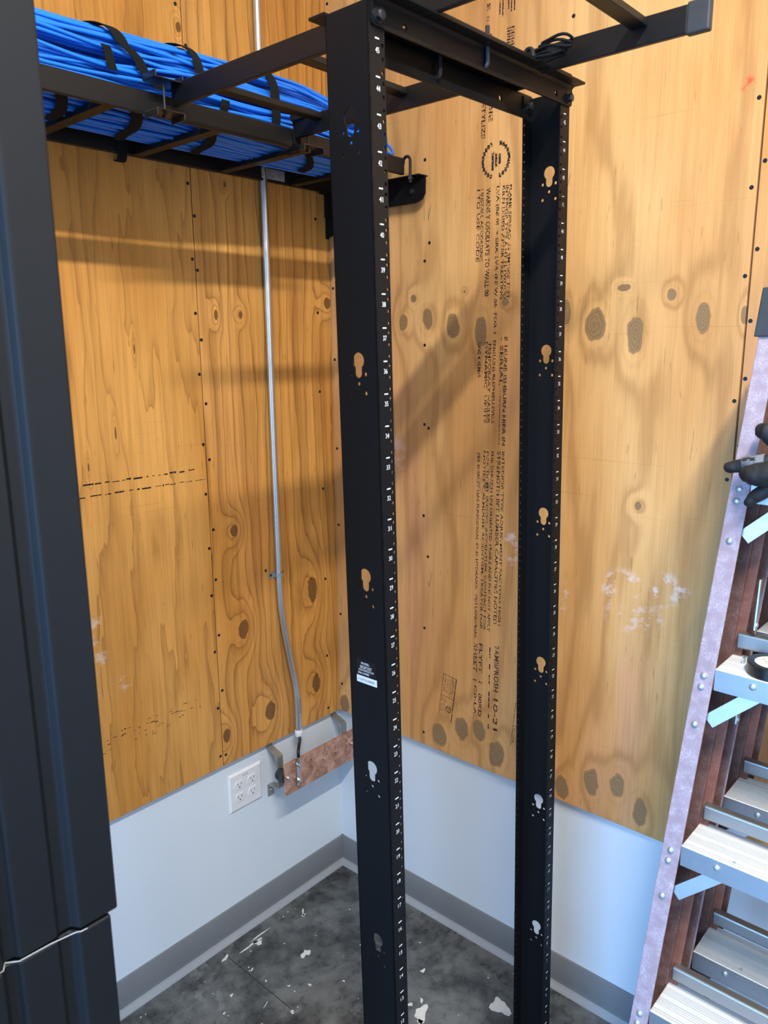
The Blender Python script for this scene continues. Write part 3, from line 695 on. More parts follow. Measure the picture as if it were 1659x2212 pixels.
k1 = tclamp(0.742, 0.336); k1['label'] = 'black clamp joining the trays at the nearer side rail, below a long strap'; k1['group'] = 'tray junction clamps'
k2 = tclamp(0.395, 0.336); k2['label'] = 'black clamp joining the trays at the farther side rail, next to the rack post'; k2['group'] = 'tray junction clamps'
# J-bolts that hold the crossing tray to the rack
def jbolt(lx_, ly, sgn, top):
    P = [(lx_, ly, top), (lx_, ly, 2.098)] + [(lx_, ly-sgn*0.007*(1-math.cos(a)), 2.098-0.007*math.sin(a)) for a in [math.pi*k/8 for k in range(1, 9)]]
    P += [(lx_, ly-sgn*0.014, 2.101)]
    P = [tuple(RM @ Vector(q)) for q in P]
    o = MB().tube(P, 0.0034, 8).build('j_bolt', 'bolt_black', parent=t2, smooth=True)
    mb = MB(); c = RM @ Vector((lx_, ly, top-0.018)); mb.tube([tuple(c), tuple(c+Vector((0, 0, 0.006)))], 0.0065, 6); mb.build('nut', 'bolt_black', parent=o)
jbolt(-0.238, 0.0072, 1, 2.146); jbolt(-0.222, -DP-0.0072+0.014, 1, 2.150)
mb = MB(); mb.box(-0.463, -0.03, -0.028, 0.0245, 2.1218, 2.1255); mb.tf(RM); mb.build('mounting_bar', 'black_rail', parent=t2, bevel=0.0008)
mb = MB(); mb.box(-0.463, -0.03, -DP-0.026, -DP+0.028, 2.1218, 2.1255); mb.tf(RM); mb.build('mounting_bar', 'black_rail', parent=t2, bevel=0.0008)

# wall bracket under the end of the wall tray
bk = thing('tray_bracket', 'black triangular wall bracket under the end of the cable tray', 'bracket', (0.05, 0.017, 1.99))
BX0, BX1 = 0.0195, 0.058
MB().box(BX0, 0.031, PT, PT+0.004, 1.985, 2.100).build('wall_plate', 'black', parent=bk, bevel=0.001)
pr_ = [(0.020, 2.1025), (0.020, 2.040), (0.345, 2.0405), (0.366, 2.047), (0.375, 2.060), (0.376, 2.098), (0.372, 2.1025)]
MB().ext([(BX0+0.013, y, z) for y, z in pr_], (0.004, 0, 0)).build('arm_plate', 'black', parent=bk, bevel=0.0006)
MB().box(BX0+0.004, BX1, 0.020, 0.374, 2.0995, 2.1027).build('arm_flange', 'black', parent=bk, bevel=0.001)
MB().ext([(BX0+0.0065, 0.020, 2.040), (BX0+0.0065, 0.020, 1.99), (BX0+0.0065, 0.035, 1.99), (BX0+0.0065, 0.16, 2.040)], (0.004, 0, 0)).build('gusset', 'black', parent=bk, bevel=0.0006)
MB().hexbolt((BX0+0.017, 0.335, 2.068), (1, 0, 0), 0.006, 0.006).build('bolt', 'bolt_black', parent=bk)
P = [(0.060, 0.348, 2.085), (0.060, 0.348, 2.135)] + [(0.060, 0.348-0.011*(1-math.cos(a)), 2.135+0.011*math.sin(a)) for a in [math.pi*k/8 for k in range(1, 9)]] + [(0.060, 0.326, 2.13)]
o = MB().tube(P, 0.0038, 8).build('j_bolt', 'bolt_black', parent=bk, smooth=True)
MB().tube([(0.060, 0.348, 2.098), (0.060, 0.348, 2.091)], 0.007, 6).build('nut', 'bolt_black', parent=o)

# ------------------------------------------------------------------ blue cable bundle
cb = thing('cable_bundle', 'thick bundle of blue network cables strapped on the wall tray', 'cable bundle', (0.6, 0.18, TB1+0.012))
CY, ZB = 0.180, TB1+0.0125
def sect(x):
    # half width, half height, centre height of the bundle at x
    k = max(0.0, min(1.0, (x-0.12)/0.5)); k2 = max(0.0, min(1.0, (x-0.05)/0.3))
    hw = 0.105+0.031*k; hh = 0.056+0.016*k2+0.005*math.sin(x*5.0)
    return hw, hh, ZB+hh
def ring(x, ph, rr):
    hw, hh, zc = sect(x)
    e = 0.66
    c, s = math.cos(ph), math.sin(ph)
    return Vector((x, CY+hw*rr*math.copysign(abs(c)**e, c), zc+hh*rr*math.copysign(abs(s)**e, s)))
_tab = [0.0]; _pv = ring(0.6, 0.0, 1.0)
for _k in range(1, 1441):
    _q = ring(0.6, 2*math.pi*_k/1440, 1.0); _tab.append(_tab[-1]+(_q-_pv).length); _pv = _q
def phi_of(fr):
    fr = (fr % 1.0)*_tab[-1]; lo_, hi_ = 0, 1440
    while hi_-lo_ > 1:
        md = (lo_+hi_)//2
        if _tab[md] <= fr: lo_ = md
        else: hi_ = md
    return 2*math.pi*lo_/1440
def cable(fr, rr, seed):
    rnd = random.Random(seed); f1, p1, f2, p2 = rnd.uniform(1.2, 2.6), rnd.random()*6.28, rnd.uniform(4, 7), rnd.random()*6.28
    am = rnd.uniform(0.06, 0.22); pts = []
    x0 = 0.115+rnd.uniform(-0.03, 0.05)
    N = 40
    for i in range(N+1):
        x = 1.75+(x0-1.75)*i/N
        pts.append(ring(x, phi_of(fr+(am*math.sin(f1*x*2.2+p1)+0.04*math.sin(f2*x*2+p2))/6.28), rr+0.03*math.sin(f2*x+p1)))
    q = pts[-1]; tn = (pts[-1]-pts[-2]).normalized()
    R_ = 0.030+0.030*rnd.random(); side = Vector((0, 0.25+0.5*rnd.random(), -0.55 if q.z > ZB+0.06 else 0.5)).normalized()
    if q.y > CY+0.05: side = Vector((0, -0.8, -0.3 if q.z > ZB+0.05 else 0.3)).normalized()
    for k in range(1, 10):
        a = math.pi*k/9; pt = q+tn*(R_*math.sin(a))+side*(R_*(1-math.cos(a)))
        pt.z = max(pt.z, ZB+0.003); pt.y = max(min(pt.y, YN-RT-0.006), YF+0.006); pt.x = max(pt.x, 0.028)
        pts.append(pt)
    for j in range(1, 5):
        pt = pts[-1]-tn*0.05; pt.y += (CY-pt.y)*0.2; pt.z += (ZB+0.06-pt.z)*0.2; pts.append(pt)
    MB().tube(pts, 0.0035, 8).build('cable', 'cable', parent=cb, smooth='all')
nc = 86
for i in range(nc): cable((i+random.uniform(-0.3, 0.3))/nc, 0.97+random.uniform(-0.06, 0.05), 100+i)
for i in range(72): cable((i+random.uniform(-0.3, 0.3))/72, 0.87+random.uniform(-0.03, 0.03), 300+i)
for i in range(44): cable((i+0.5)/44, 0.74+random.uniform(-0.04, 0.03), 500+i)
# core cables out of sight, joined
mb = MB()
for i in range(30):
    a = random.random()*6.28; r_ = 0.62*math.sqrt(random.random())
    mb.tube([ring(1.75-(1.63)*k/12, a+0.05*k, r_) for k in range(13)], 0.0085, 6)
mb.build('inner_cable', 'cable', parent=cb, smooth='all')['kind'] = 'stuff'
# loose turns showing past the near post
for i, (rx, rz) in enumerate(((0.055, 0.030), (0.048, 0.024), (0.042, 0.019))):
    P = []
    for k in range(15):
        a = math.pi*0.5-math.pi*k/14
        P.append((0.088-rx*math.cos(a)*0.9, 0.245+0.004*i, 2.172+rz*math.sin(a)))
    P = [(0.25, 0.235, 2.205)]+P+[(0.25, 0.22, 2.13)]
    MB().tube(P, 0.0033, 7).build('cable', 'cable', parent=cb, smooth='all')
# hook and loop straps
def strap(x0, a0, x1, a1, wd=0.020, rr=1.085, n=26):
    pts = []; nr = []
    for k in range(n+1):
        t_ = k/n; a = math.radians(a0+(a1-a0)*t_); x = x0+(x1-x0)*t_
        p = ring(x, a, rr); hw, hh, zc = sect(x)
        pts.append(p); nr.append(Vector((0, (p.y-CY)/hw, (p.z-zc)/hh)))
    MB().ribbon(pts, nr, (1, 0, 0), wd, 0.0016).build('hook_and_loop_strap', 'velcro', parent=cb, smooth=True)
strap(0.846, 6, 0.834, -8, 0.017)
strap(0.845, 110, 0.812, 12, 0.024); strap(0.812, 12, 0.738, -16, 0.022)
strap(0.668, 70, 0.654, 3, 0.019)
strap(0.480, 110, 0.455, -20, 0.022)
strap(0.594, -9, 0.596, -22, 0.019)
strap(0.910, -55, 0.868, -95, 0.022)
strap(0.770, -52, 0.690, -120, 0.024)
strap(0.588, -62, 0.522, -110, 0.022)
strap(0.345, -45, 0.245, -95, 0.022)
# straps that tie bundle to tray
def tie(x, wd, y, zt, zb, yb):
    pts = [(x, y-0.004, zt+0.02), (x, y+0.0012, zt), (x, y+0.0012, zb+0.004), (x, y-0.004, zb-0.003), (x, yb, zb-0.003)]
    nr = [(0, 1, 0.5), (0, 1, 0), (0, 1, -0.3), (0, 0.3, -1), (0, 0, -1)]
    MB().ribbon(pts, nr, (1, 0, 0), wd, 0.0016).build('hook_and_loop_strap', 'velcro', parent=cb)
tie(0.420, 0.020, YN, TB1+RH+0.006, TB1, 0.30); tie(0.655, 0.022, YF, TB1+RH, TB1-0.010, 0.02)

# coil of spare straps lying on the crossing tray
sc_ = thing('strap_coil', 'small coil of spare black straps lying on top of the rack', 'straps', (0.45, 0.94, 2.162))
for i in range(6):
    P = []; NR = []
    ry = 0.030-0.0025*(i % 3)
    for k in range(21):
        a = 2*math.pi*k/20
        P.append(Vector((0.462+0.012*math.sin(a)*(1 if i % 2 else 0.8), 0.962+0.003*i+ry*math.cos(a), 2.1275+0.0042*i+0.003*math.cos(a+i)+0.0015*math.sin(3*a+i))))
        NR.append(Vector((0.1, 0.1, 1)))
    MB().tube(P, 0.0024, 6).build('strap', 'velcro', parent=sc_, smooth='all')
P = [(0.455, 0.915, 2.128)]+[(0.455, 0.915+0.008*(1-math.cos(a)), 2.142+0.010*math.sin(a)) for a in [math.pi*k/8 for k in range(9)]]+[(0.455, 0.931, 2.130)]
MB().tube(P, 0.0036, 8).build('hook', 'bolt_black', parent=sc_, smooth=True)

# ------------------------------------------------------------------ conduit
CYD = PT+0.0118
cd = thing('conduit', 'galvanised steel conduit running down the plywood to the copper bar', 'conduit', (0.212, CYD, 0.56))
def smoothpath(pts, n=10):
    out = []
    P = [Vector(p) for p in pts]
    for i in range(len(P)-1):
        p0, p1, p2, p3 = P[max(i-1, 0)], P[i], P[i+1], P[min(i+2, len(P)-1)]
        for k in range(n):
            t = k/n
            out.append(0.5*((2*p1)+(-p0+p2)*t+(2*p0-5*p1+4*p2-p3)*t*t+(-p0+3*p1-3*p2+p3)*t**3))
    out.append(P[-1]); return out
path = [(0.257, RZ-0.01), (0.257, 2.1), (0.2565, 1.5), (0.2545, 1.10), (0.2535, 1.02), (0.2495, 0.955), (0.238, 0.875), (0.222, 0.785), (0.2135, 0.725), (0.2115, 0.67), (0.2115, 0.572)]
MB().tube(smoothpath([(x, CYD+(0.012 if z < 0.8 else 0.0)*min(1, (0.8-z)/0.15 if z < 0.8 else 0), z) for x, z in path], 6), 0.0094, 18).build('pipe', 'emt', parent=cd, smooth=True)
yb = CYD+0.012
MB().tube([(0.2115, yb, 0.578), (0.2115, yb, 0.574), (0.2115, yb, 0.560), (0.2115, yb, 0.557)], [0.0108, 0.0122, 0.0122, 0.0105], 20).build('bushing', 'white_pl', parent=cd, smooth=True, label='white plastic end bushing')
zc = 1.066
arc = [(0.2535+0.0112*math.cos(a), CYD+0.0112*math.sin(a)) for a in [math.pi*k/12 for k in range(13)]]
arc = [(arc[0][0], PT+0.001)]+arc+[(arc[-1][0], PT+0.0012)]
pts = [Vector((x, y, zc)) for x, y in arc]
nr = [Vector((x-0.2535, y-CYD, 0)) for x, y in arc]
sp = MB().ribbon(pts, nr, (0, 0, 1), 0.014, 0.0013)
sp.box(0.2647-0.001, 0.2855, PT, PT+0.0016, zc-0.008, zc+0.008)
sp = sp.build('strap', 'steel', parent=cd)
MB().dome((0.276, PT+0.0016, zc), (0, 1, 0), 0.0042, 0.0022).build('screw', 'bolt_black', parent=sp, smooth=True)
mb = MB(); put_text(mb, 'ROCOS', (0.2125, CYD+0.0215, 0.676), (0, 0, -1), (-1, 0, 0), width=0.045, height=0.006)
mb.build('pipe_print', 'ltxt', parent=cd)
# ground wire from the conduit to the copper bar
gw = thing('ground_wire', 'black ground wire with a crimped lug between conduit and copper bar', 'wire', (0.2115, yb, 0.557))
BF = 0.0905                                    # busbar front face
P = smoothpath([(0.2115, yb, 0.590), (0.2115, yb, 0.562), (0.2145, yb+0.010, 0.545), (0.238, BF-0.012, 0.545), (0.262, BF+0.004, 0.546), (0.2655, BF+0.0055, 0.540), (0.2655, BF+0.0055, 0.531)], 6)
P = smoothpath([(0.2115, yb, 0.590), (0.212, yb, 0.560), (0.222, yb+0.016, 0.556), (0.252, BF-0.006, 0.556), (0.2655, BF+0.006, 0.548), (0.2655, BF+0.006, 0.532)], 6)
MB().tube(P, 0.0047, 12).build('insulation', 'wire', parent=gw, smooth=True)
lg = MB().cyl((0.2655, BF+0.006, 0.536), (0.2655, BF+0.006, 0.514), 0.0046, 12)
lg.box(0.2595, 0.2715, BF+0.0005, BF+0.0032, 0.438, 0.520)
lg.build('lug', 'steel', parent=gw, bevel=0.001)
for z in (0.507, 0.457):
    MB().hexbolt((0.2655, BF+0.0032, z), (0, 1, 0), 0.0068, 0.0085).build('lug_bolt', 'steel', parent=gw)

# ------------------------------------------------------------------ copper bus bar on stand-offs
bb = thing('ground_bus_bar', 'copper grounding bus bar with drilled holes on steel stand-off brackets', 'bus bar', (0.17, 0.0, 0.42))
X0, X1, Z0, Z1 = 0.022, 0.312, 0.4245, 0.523
loops = [[(X0, Z0), (X1-0.003, Z0), (X1, Z0+0.003), (X1, Z1-0.003), (X1-0.003, Z1), (X0, Z1)]]
for cx_ in (0.213, 0.163, 0.113, 0.063):
    for cz in (0.497, 0.4765, 0.451): loops.append(circ(cx_, cz, 0.0040, 10))
vs, fs = curve_mesh(loops, 0.00635)
mb = MB(); mb.add([(v[0], BF-0.0032+v[2], v[1]) for v in vs], fs); mb.build('bar', 'copper', parent=bb)
for xb_ in (0.296, 0.032):
    x0, x1 = xb_-0.011, xb_+0.011
    prof_ = [(0.0005, 0.585), (0.0005, 0.545), (0.048, 0.530), (0.048, 0.432), (0.0005, 0.424), (0.0005, 0.386)]
    th_ = 0.003
    o = MB()
    for (a, b) in zip(prof_[:-1], prof_[1:]):
        d = Vector((0, b[0]-a[0], b[1]-a[1])).normalized(); nn = Vector((0, -d.z, d.y)).normalized()*th_
        if nn.y < 0 and abs(d.y) < 0.5: nn = -nn
        o.ext([(x0, a[0], a[1]), (x0, b[0], b[1]), (x0, b[0]+nn.y, b[1]+nn.z), (x0, a[0]+nn.y, a[1]+nn.z)], (x1-x0, 0, 0))
    br = o.build('bracket', 'bracket', parent=bb, bevel=0.0006)
    for z in (0.563, 0.404): MB().dome((xb_, 0.0035, z), (0, 1, 0), 0.0048, 0.0026).build('screw', 'steel', parent=br, smooth=True)
    MB().tube([(xb_+0.006, 0.051, 0.478), (xb_+0.006, 0.058, 0.478), (xb_+0.006, 0.060, 0.478), (xb_+0.006, 0.064, 0.478), (xb_+0.006, 0.066, 0.478), (xb_+0.006, BF-0.0066, 0.478)], [0.0165, 0.0175, 0.0145, 0.0145, 0.0185, 0.0185], 20).build('insulator', 'rubber', parent=bb, smooth=True)
    MB().hexbolt((xb_+0.006, BF, 0.478), (0, 1, 0), 0.0058, 0.007).build('bolt', 'steel', parent=bb)

# ------------------------------------------------------------------ duplex outlet plate
ot = thing('wall_outlet', 'white double-gang wall outlet with four sockets below the plywood', 'outlet', (0.389, 0.0, 0.4545))
cx_, cz_, h_ = 0.389, 0.4545, 0.0585
def sq(r, y): return [(cx_-r, y, cz_-r), (cx_+r, y, cz_-r), (cx_+r, y, cz_+r), (cx_-r, y, cz_+r)]
mb = MB(); a_, b_, c_ = sq(h_, 0.0004), sq(h_, 0.0022), sq(h_-0.0055, 0.0062)
mb.add(a_+b_+c_, [(0, 1, 2, 3)]+[(i, (i+1) % 4, 4+(i+1) % 4, 4+i) for i in range(4)]+[(4+i, 4+(i+1) % 4, 8+(i+1) % 4, 8+i) for i in range(4)]+[(8, 9, 10, 11)])
mb.build('cover_plate', 'white_pl', parent=ot)
for dx in (-0.0230, 0.0230):
    for dz in (-0.0195, 0.0195):
        lp = [(0.0168*math.cos(a), max(-0.0135, min(0.0135, 0.0168*math.sin(a)))) for a in [2*math.pi*k/32 for k in range(32)]]
        mb = MB(); mb.ext([(cx_+dx+x, 0.0055, cz_+dz+z) for x, z in lp], (0, 0.0022, 0))
        so = mb.build('socket', 'white_pl', parent=ot, bevel=0.0006)
        mb = MB(); y0, y1 = 0.0076, 0.0079
        mb.box(cx_+dx+0.0050, cx_+dx+0.0066, y0, y1, cz_+dz-0.0005, cz_+dz+0.0065).box(cx_+dx-0.0066, cx_+dx-0.0050, y0, y1, cz_+dz-0.0005, cz_+dz+0.0075)
        mb.cyl((cx_+dx, y0, cz_+dz-0.0065), (cx_+dx, y1, cz_+dz-0.0065), 0.0023, 10)
        mb.build('slots', 'slot', parent=so)
    MB().dome((cx_+dx, 0.0060, cz_), (0, 1, 0), 0.0030, 0.0012).build('screw', 'white_pl', parent=ot, smooth=True)
mb = MB(); put_text(mb, '2L1-8', (cx_+0.009, 0.0064, cz_+0.0405), (-1, 0, 0), (0, 0, 1), width=0.0165, height=0.0058); mb.build('plate_text', 'ltxt', parent=ot)

# ------------------------------------------------------------------ black cabinet edge close to the camera
cb2 = thing('equipment_cabinet', 'tall black steel equipment cabinet with folded edge, close by at the left', 'cabinet', (1.45, 0.70, 0))
Y0 = 0.95; ZS = 1.103
def vprof(name, pts, z0, z1, mat='cabinet', bev=0.0025):
    mb = MB(); mb.prism([(x, y, z0) for x, y in pts], [(x, y, z1) for x, y in pts]); return mb.build(name, mat, parent=cb2, bevel=bev, seg=3)
# upper side: corner post, groove and recessed panel
up = [(1.273, Y0), (1.3155, Y0), (1.3215, Y0-0.010), (1.333, Y0-0.010), (1.338, Y0-0.006), (1.374, Y0-0.006), (1.379, Y0-0.013), (1.388, Y0-0.013), (1.393, Y0-0.004), (1.62, Y0-0.004), (1.62, Y0-0.03), (1.273, Y0-0.03)]
sd = vprof('side_panel', up, ZS+0.0015, 2.20)
lo = [(1.2815, Y0), (1.3165, Y0), (1.3225, Y0-0.010), (1.333, Y0-0.010), (1.338, Y0-0.006), (1.374, Y0-0.006), (1.379, Y0-0.013), (1.388, Y0-0.013), (1.393, Y0-0.004), (1.62, Y0-0.004), (1.62, Y0-0.03), (1.2815, Y0-0.03)]
vprof('lower_side_panel', lo, 0.0, ZS-0.0015)
vprof('back_panel', [(1.285, Y0-0.03), (1.30, Y0-0.03), (1.30, 0.45), (1.285, 0.45)], 0.0, 2.19)
vprof('far_panel', [(1.285, 0.45), (1.62, 0.45), (1.62, 0.435), (1.285, 0.435)], 0.0, 2.19)
MB().box(1.285, 1.62, 0.435, Y0-0.005, 2.185, 2.20).build('top_panel', 'cabinet', parent=cb2, bevel=0.002)
P = [(1.45, Y0+0.002, 1.116), (1.398, Y0+0.001, 1.109), (1.393, Y0-0.002, 1.1065), (1.388, Y0-0.010, 1.1075), (1.377, Y0-0.004, 1.1055), (1.345, Y0-0.004, 1.1045), (1.3195, Y0-0.001, 1.1035), (1.3155, Y0+0.001, 1.103), (1.309, Y0+0.0012, 1.1026)]
MB().tube(P, 0.00035, 5).build('string', 'string', parent=cb2, label='thin white string')

# ------------------------------------------------------------------ fibreglass step ladders, folded against the wall
def ladder(dx, dy, dz, label, detail=True):
    def XF(z): return 0.396+(1.18-z)*0.141+dx
    def YI(z): return 1.268-(1.18-z)*0.0525+dy
    YC = 1.515+dy
    L = thing('step_ladder', label, 'ladder', (XF(0)-0.05, YC, 0), group='folded step ladders')
    ZTOP = 1.795+dz
    def rail(sec, z0, z1, name, mat, sgn, parent=L, mir=False, bev=0.0015):
        mb = MB()
        def P(z):
            o_ = []
            for (a, b) in sec:
                y = YI(z)+b; y = 2*YC-y if mir else y
                o_.append((XF(z)+a, y, z))
            return o_
        mb.prism(P(z0), P(z1)); return mb.build(name, mat, parent=parent, bevel=bev)
    for mir in (False, True):
        r1 = rail([(-0.004, -0.030), (-0.004, -0.026), (-0.072, -0.026), (-0.072, -0.030)], 0.03, ZTOP, 'front_rail', 'fg_red', 1, mir=mir)
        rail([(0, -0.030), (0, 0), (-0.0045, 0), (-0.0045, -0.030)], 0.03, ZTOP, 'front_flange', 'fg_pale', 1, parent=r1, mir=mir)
        rail([(-0.072, -0.030), (-0.072, 0.0), (-0.0765, 0.0), (-0.0765, -0.030)], 0.03, ZTOP, 'back_flange', 'fg_red', 1, parent=r1, mir=mir)
        rail([(0.003, -0.034), (0.003, 0.003), (-0.080, 0.003), (-0.080, -0.034)], 0.0, 0.035, 'foot', 'rubber', 1, parent=r1, mir=mir)
        r2 = rail([(-0.082, -0.012), (-0.082, -0.008), (-0.128, -0.008), (-0.128, -0.012)], 0.05, ZTOP-0.02, 'rear_rail', 'fg_org', 1, mir=mir)
        rail([(-0.082, -0.012), (-0.082, 0.014), (-0.0865, 0.014), (-0.0865, -0.012)], 0.05, ZTOP-0.02, 'front_flange', 'fg_org', 1, parent=r2, mir=mir)
        rail([(-0.124, -0.012), (-0.124, 0.016), (-0.1285, 0.016), (-0.1285, -0.012)], 0.05, ZTOP-0.02, 'back_flange', 'fg_red', 1, parent=r2, mir=mir)
    for k in range(-3, 2):
        zs = 1.18+0.3048*k+dz
        if zs < 0.1: continue
        x = XF(zs); ya = YI(zs)+0.0005; yb_ = 2*YC-ya; D_ = 0.092
        # channel step with ribbed tread
        tp = []; xa_ = x-0.0022
        for wd_ in (3.5, -1.8, 3, -1.8, 11, -2, 2.6, -2, 2.6, -2, 2.6, -2, 11, -2, 2.6, -2, 2.6, -2, 2.6, -2, 10, -1.8, 3, -1.8, 3.4):
            zz_ = zs if wd_ > 0 else zs-0.0026; tp += [(xa_, zz_), (xa_-abs(wd_)*0.00104, zz_)]; xa_ -= abs(wd_)*0.00104
        sec = [(x, zs-0.036), (x, zs-0.0005), (x-0.001, zs+0.0005)]+tp+[(x-D_, zs), (x-D_, zs-0.030), (x-D_+0.003, zs-0.030), (x-D_+0.003, zs-0.004), (x-0.0035, zs-0.004), (x-0.0035, zs-0.036)]
        stp = MB().prism([(a, ya, b) for a, b in sec], [(a, yb_, b) for a, b in sec]).build('step', 'alu', parent=L)
        MB().box(x, x+0.0008, ya, yb_, zs-0.036, zs-0.0008).build('apron', 'alu_f', parent=stp)
        for yy in (ya+0.058, yb_-0.058):
            MB().dome((x+0.0008, yy, zs-0.0135), (1, 0, 0.0), 0.0058, 0.0035).build('rivet', 'rivet', parent=stp, smooth=True)
        for (mir, y_) in ((0, ya), (1, yb_)):
            g = 1 if not mir else -1
            for (dzr, off) in ((-0.0155, 0.0155), (-0.0345, 0.0165), (-0.098, 0.0155)):
                zz = zs+dzr; yy = (YI(zz)-off) if not mir else 2*YC-(YI(zz)-off)
                MB().dome((XF(zz), yy, zz), (1, 0, 0.14), 0.0058, 0.0036).build('rivet', 'rivet', parent=L, smooth=True)
            # corner brace strap
            z0 = zs-0.086; p0 = Vector((XF(z0)-0.009, y_-g*0.004, z0-0.006)); p1 = Vector((x-0.012, y_+g*0.088, zs-0.006))
            d_ = (p1-p0).normalized(); q_ = Vector((0, -d_.z*g, d_.y*g)).normalized()*0.0115
            MB().ext([tuple(p0-q_), tuple(p1-q_), tuple(p1+q_), tuple(p0+q_)], (-0.002, 0, 0)).build('brace', 'alu_f', parent=L, bevel=0.0004)
        # rear section cross bar
        zb_ = zs+0.042; xr = XF(zb_)-0.081
        MB().box(xr-0.004, xr+0.0135, YI(zb_)+0.004, 2*YC-YI(zb_)-0.004, zb_-0.026, zb_+0.000).build('rear_bar', 'alu_d', parent=L, bevel=0.003)
    # spreader bars
    for mir in (0, 1):
        for zz, ln in ((1.235+dz, 0.085), (1.075+dz, 0.115)):
            ys = YI(zz)+0.030; ys = ys if not mir else 2*YC-ys
            MB().ext([(XF(zz)-0.070, ys, zz), (XF(zz)-0.058, ys, zz), (XF(zz)-0.066, ys, zz+ln), (XF(zz)-0.078, ys, zz+ln)], (0, 0.003, 0)).build('spreader_bar', 'steel', parent=L, bevel=0.0006)
            MB().dome((XF(zz)-0.064, ys+0.003, zz+0.008), (0, 1, 0), 0.005, 0.003).build('rivet', 'rivet', parent=L, smooth=True)
    # top cap and rail boots
    zt = ZTOP
    MB().box(XF(zt)-0.128, XF(zt)+0.004, YI(zt)-0.026, 2*YC-YI(zt)+0.026, zt-0.02, zt+0.055).build('top_cap', 'rubber', parent=L, bevel=0.006)
    for mir in (0, 1):
        mb = MB()
        def Q(z):
            o_ = []
            for (a, b) in ((0.004, -0.036), (0.004, 0.006), (-0.080, 0.006), (-0.080, -0.036)):
                y = YI(z)+b; o_.append((XF(z)+a, 2*YC-y if mir else y, z))
            return o_
        mb.prism(Q(zt-0.092), Q(zt-0.018)); mb.build('rail_boot', 'rubber', parent=L, bevel=0.002)
    return L
LA = ladder(0.0, 0.0, 0.0, 'folded fibreglass step ladder in front, with tape and gloves on its steps')
LB = ladder(-0.152, 0.013, 0.024, 'second folded step ladder, nearer the wall behind the front one')
# the second ladder stands clear of the wall
# ------------------------------------------------------------------ tape roll on the ladder step
tr = thing('tape_roll', 'roll of black electrical tape lying on a ladder step', 'tape', (0.358, 1.343, 1.1805))
def ringmesh(c, r0, r1, z0, z1, n=40):
    mb = MB(); v = []; fs = []
    for k in range(n):
        a = 2*math.pi*k/n; ca, sa = math.cos(a), math.sin(a)
        v += [(c[0]+r0*ca, c[1]+r0*sa, z0), (c[0]+r1*ca, c[1]+r1*sa, z0), (c[0]+r1*ca, c[1]+r1*sa, z1), (c[0]+r0*ca, c[1]+r0*sa, z1)]
    for k in range(n):
        a, b = 4*k, 4*((k+1) % n)
        for j in range(4): fs.append((a+j, a+(j+1) % 4, b+(j+1) % 4, b+j))
    return mb.add(v, fs)
c = (0.358, 1.343)
ringmesh(c, 0.0270, 0.0380, 1.1808, 1.1998).build('tape', 'tape', parent=tr, smooth=True, bevel=0.0008)
ringmesh(c, 0.0125, 0.0269, 1.1808, 1.1992).build('core', 'core', parent=tr, smooth=True)
mb = MB(); put_text(mb, 'UL', (c[0]-0.004, c[1]-0.019, 1.1994), (0, 1, 0), (-1, 0, 0), width=0.006, height=0.005)
mb.build('core_print', 'ltxt', parent=tr)

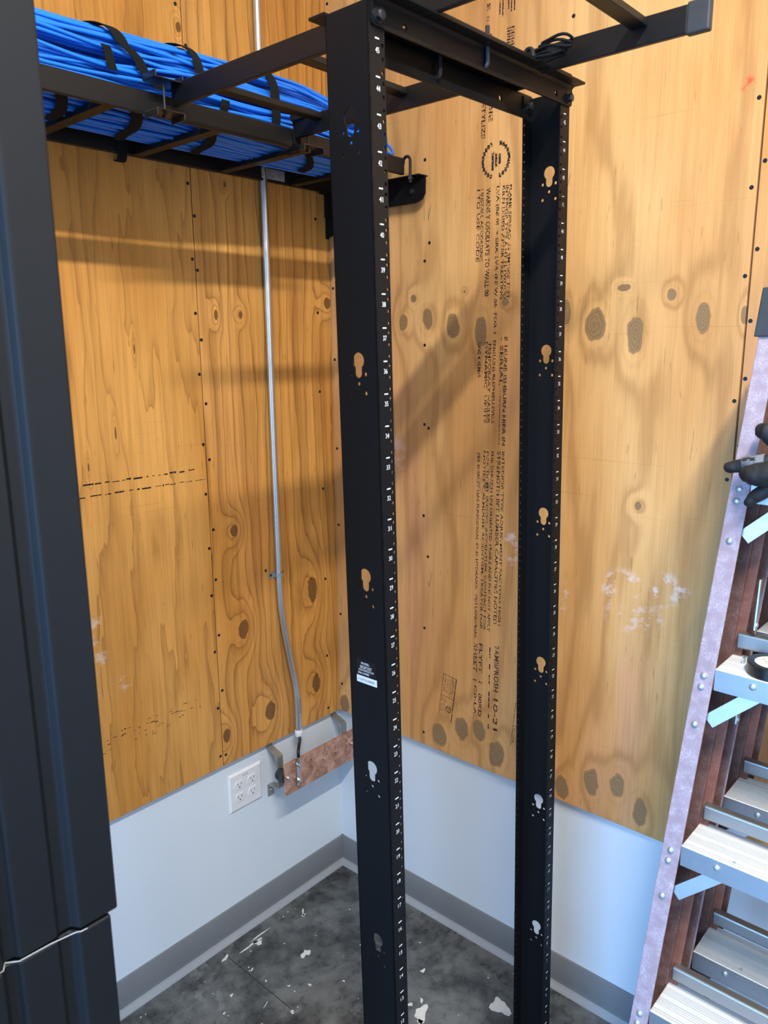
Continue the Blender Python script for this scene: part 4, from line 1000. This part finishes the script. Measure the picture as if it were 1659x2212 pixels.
# ------------------------------------------------------------------ work gloves on the step above
def glove():
    g = thing('work_glove', 'black work glove draped over the upper ladder step', 'glove', (0.37, 1.34, 1.4855))
    def finger(pts, rad, name, mat='glove'):
        P = smoothpath(pts, 12); n = len(P); R0 = []
        for i in range(n):
            t = i/(n-1); k = t*(len(rad)-1); a = int(min(k, len(rad)-2)); R0.append(rad[a]+(rad[a+1]-rad[a])*(k-a))
        e = (P[-1]-P[-2]).normalized(); r = R0[-1]
        for q in (0.45, 0.75, 0.93): P.append(P[n-1]+e*r*q); R0.append(r*math.sqrt(1-q*q))
        mb = MB().tube(P, R0, 18)
        mb.v = [tuple(Vector(q)+mnoise.noise_vector(Vector(q)*130)*0.0011+mnoise.noise_vector(Vector(q)*55)*0.0014) for q in mb.v]
        return mb.build(name, mat, parent=g, smooth='all')
    # palm: one flattened lump out of the frame, fingers rooted in it
    bm = MB(); n = 18; rows = []
    for j in range(9):
        t = j/8; yy = 1.338+0.085*t; w_ = 0.034+0.020*math.sin(math.pi*min(1, t*0.9+0.12)); h2 = 0.0165+0.010*math.sin(math.pi*min(1, 0.15+t*0.8))
        rows.append([(0.372+0.004*math.sin(4*t)+h2*math.cos(2*math.pi*k/n), yy+0.002*math.sin(3*k), 1.512+0.018*t+w_*math.sin(2*math.pi*k/n)) for k in range(n)])
    v = [p for r in rows for p in r]; fs = [(j*n+k, j*n+(k+1) % n, (j+1)*n+(k+1) % n, (j+1)*n+k) for j in range(8) for k in range(n)]
    fs += [tuple(range(n-1, -1, -1)), tuple(8*n+k for k in range(n))]
    bm.add(v, fs).build('palm', 'glove', parent=g, smooth='all')
    i1 = finger([(0.376, 1.330, 1.520), (0.378, 1.300, 1.5165), (0.380, 1.275, 1.5105), (0.380, 1.2585, 1.5055)], [0.0125, 0.0118, 0.0108, 0.0092], 'finger')
    # ribbed fabric sleeve of that finger
    MB().tube([(0.3775, 1.309, 1.5185), (0.3795, 1.2775, 1.5115)], [0.0128, 0.0116], 16).build('fabric_panel', simple('grey_ribbed_fabric', (0.15, 0.165, 0.19), 0.8, 0, 0.3, 500, 0.4, 0.5, 900), parent=i1, smooth='all')
    finger([(0.392, 1.345, 1.507), (0.395, 1.320, 1.503), (0.396, 1.300, 1.501), (0.395, 1.291, 1.501)], [0.022, 0.0195, 0.017, 0.0135], 'finger')
    finger([(0.378, 1.345, 1.500), (0.385, 1.322, 1.483), (0.388, 1.303, 1.467), (0.388, 1.293, 1.456)], [0.0125, 0.0112, 0.010, 0.0075], 'finger')
    finger([(0.360, 1.345, 1.538), (0.366, 1.322, 1.552), (0.368, 1.307, 1.562), (0.368, 1.299, 1.564)], [0.017, 0.0165, 0.0155, 0.0125], 'thumb')
    # cuff
    MB().tube([(0.374, 1.405, 1.529), (0.374, 1.440, 1.534), (0.374, 1.462, 1.537)], [0.030, 0.033, 0.036], 18).build('cuff', 'glove', parent=g, smooth='all')
glove()
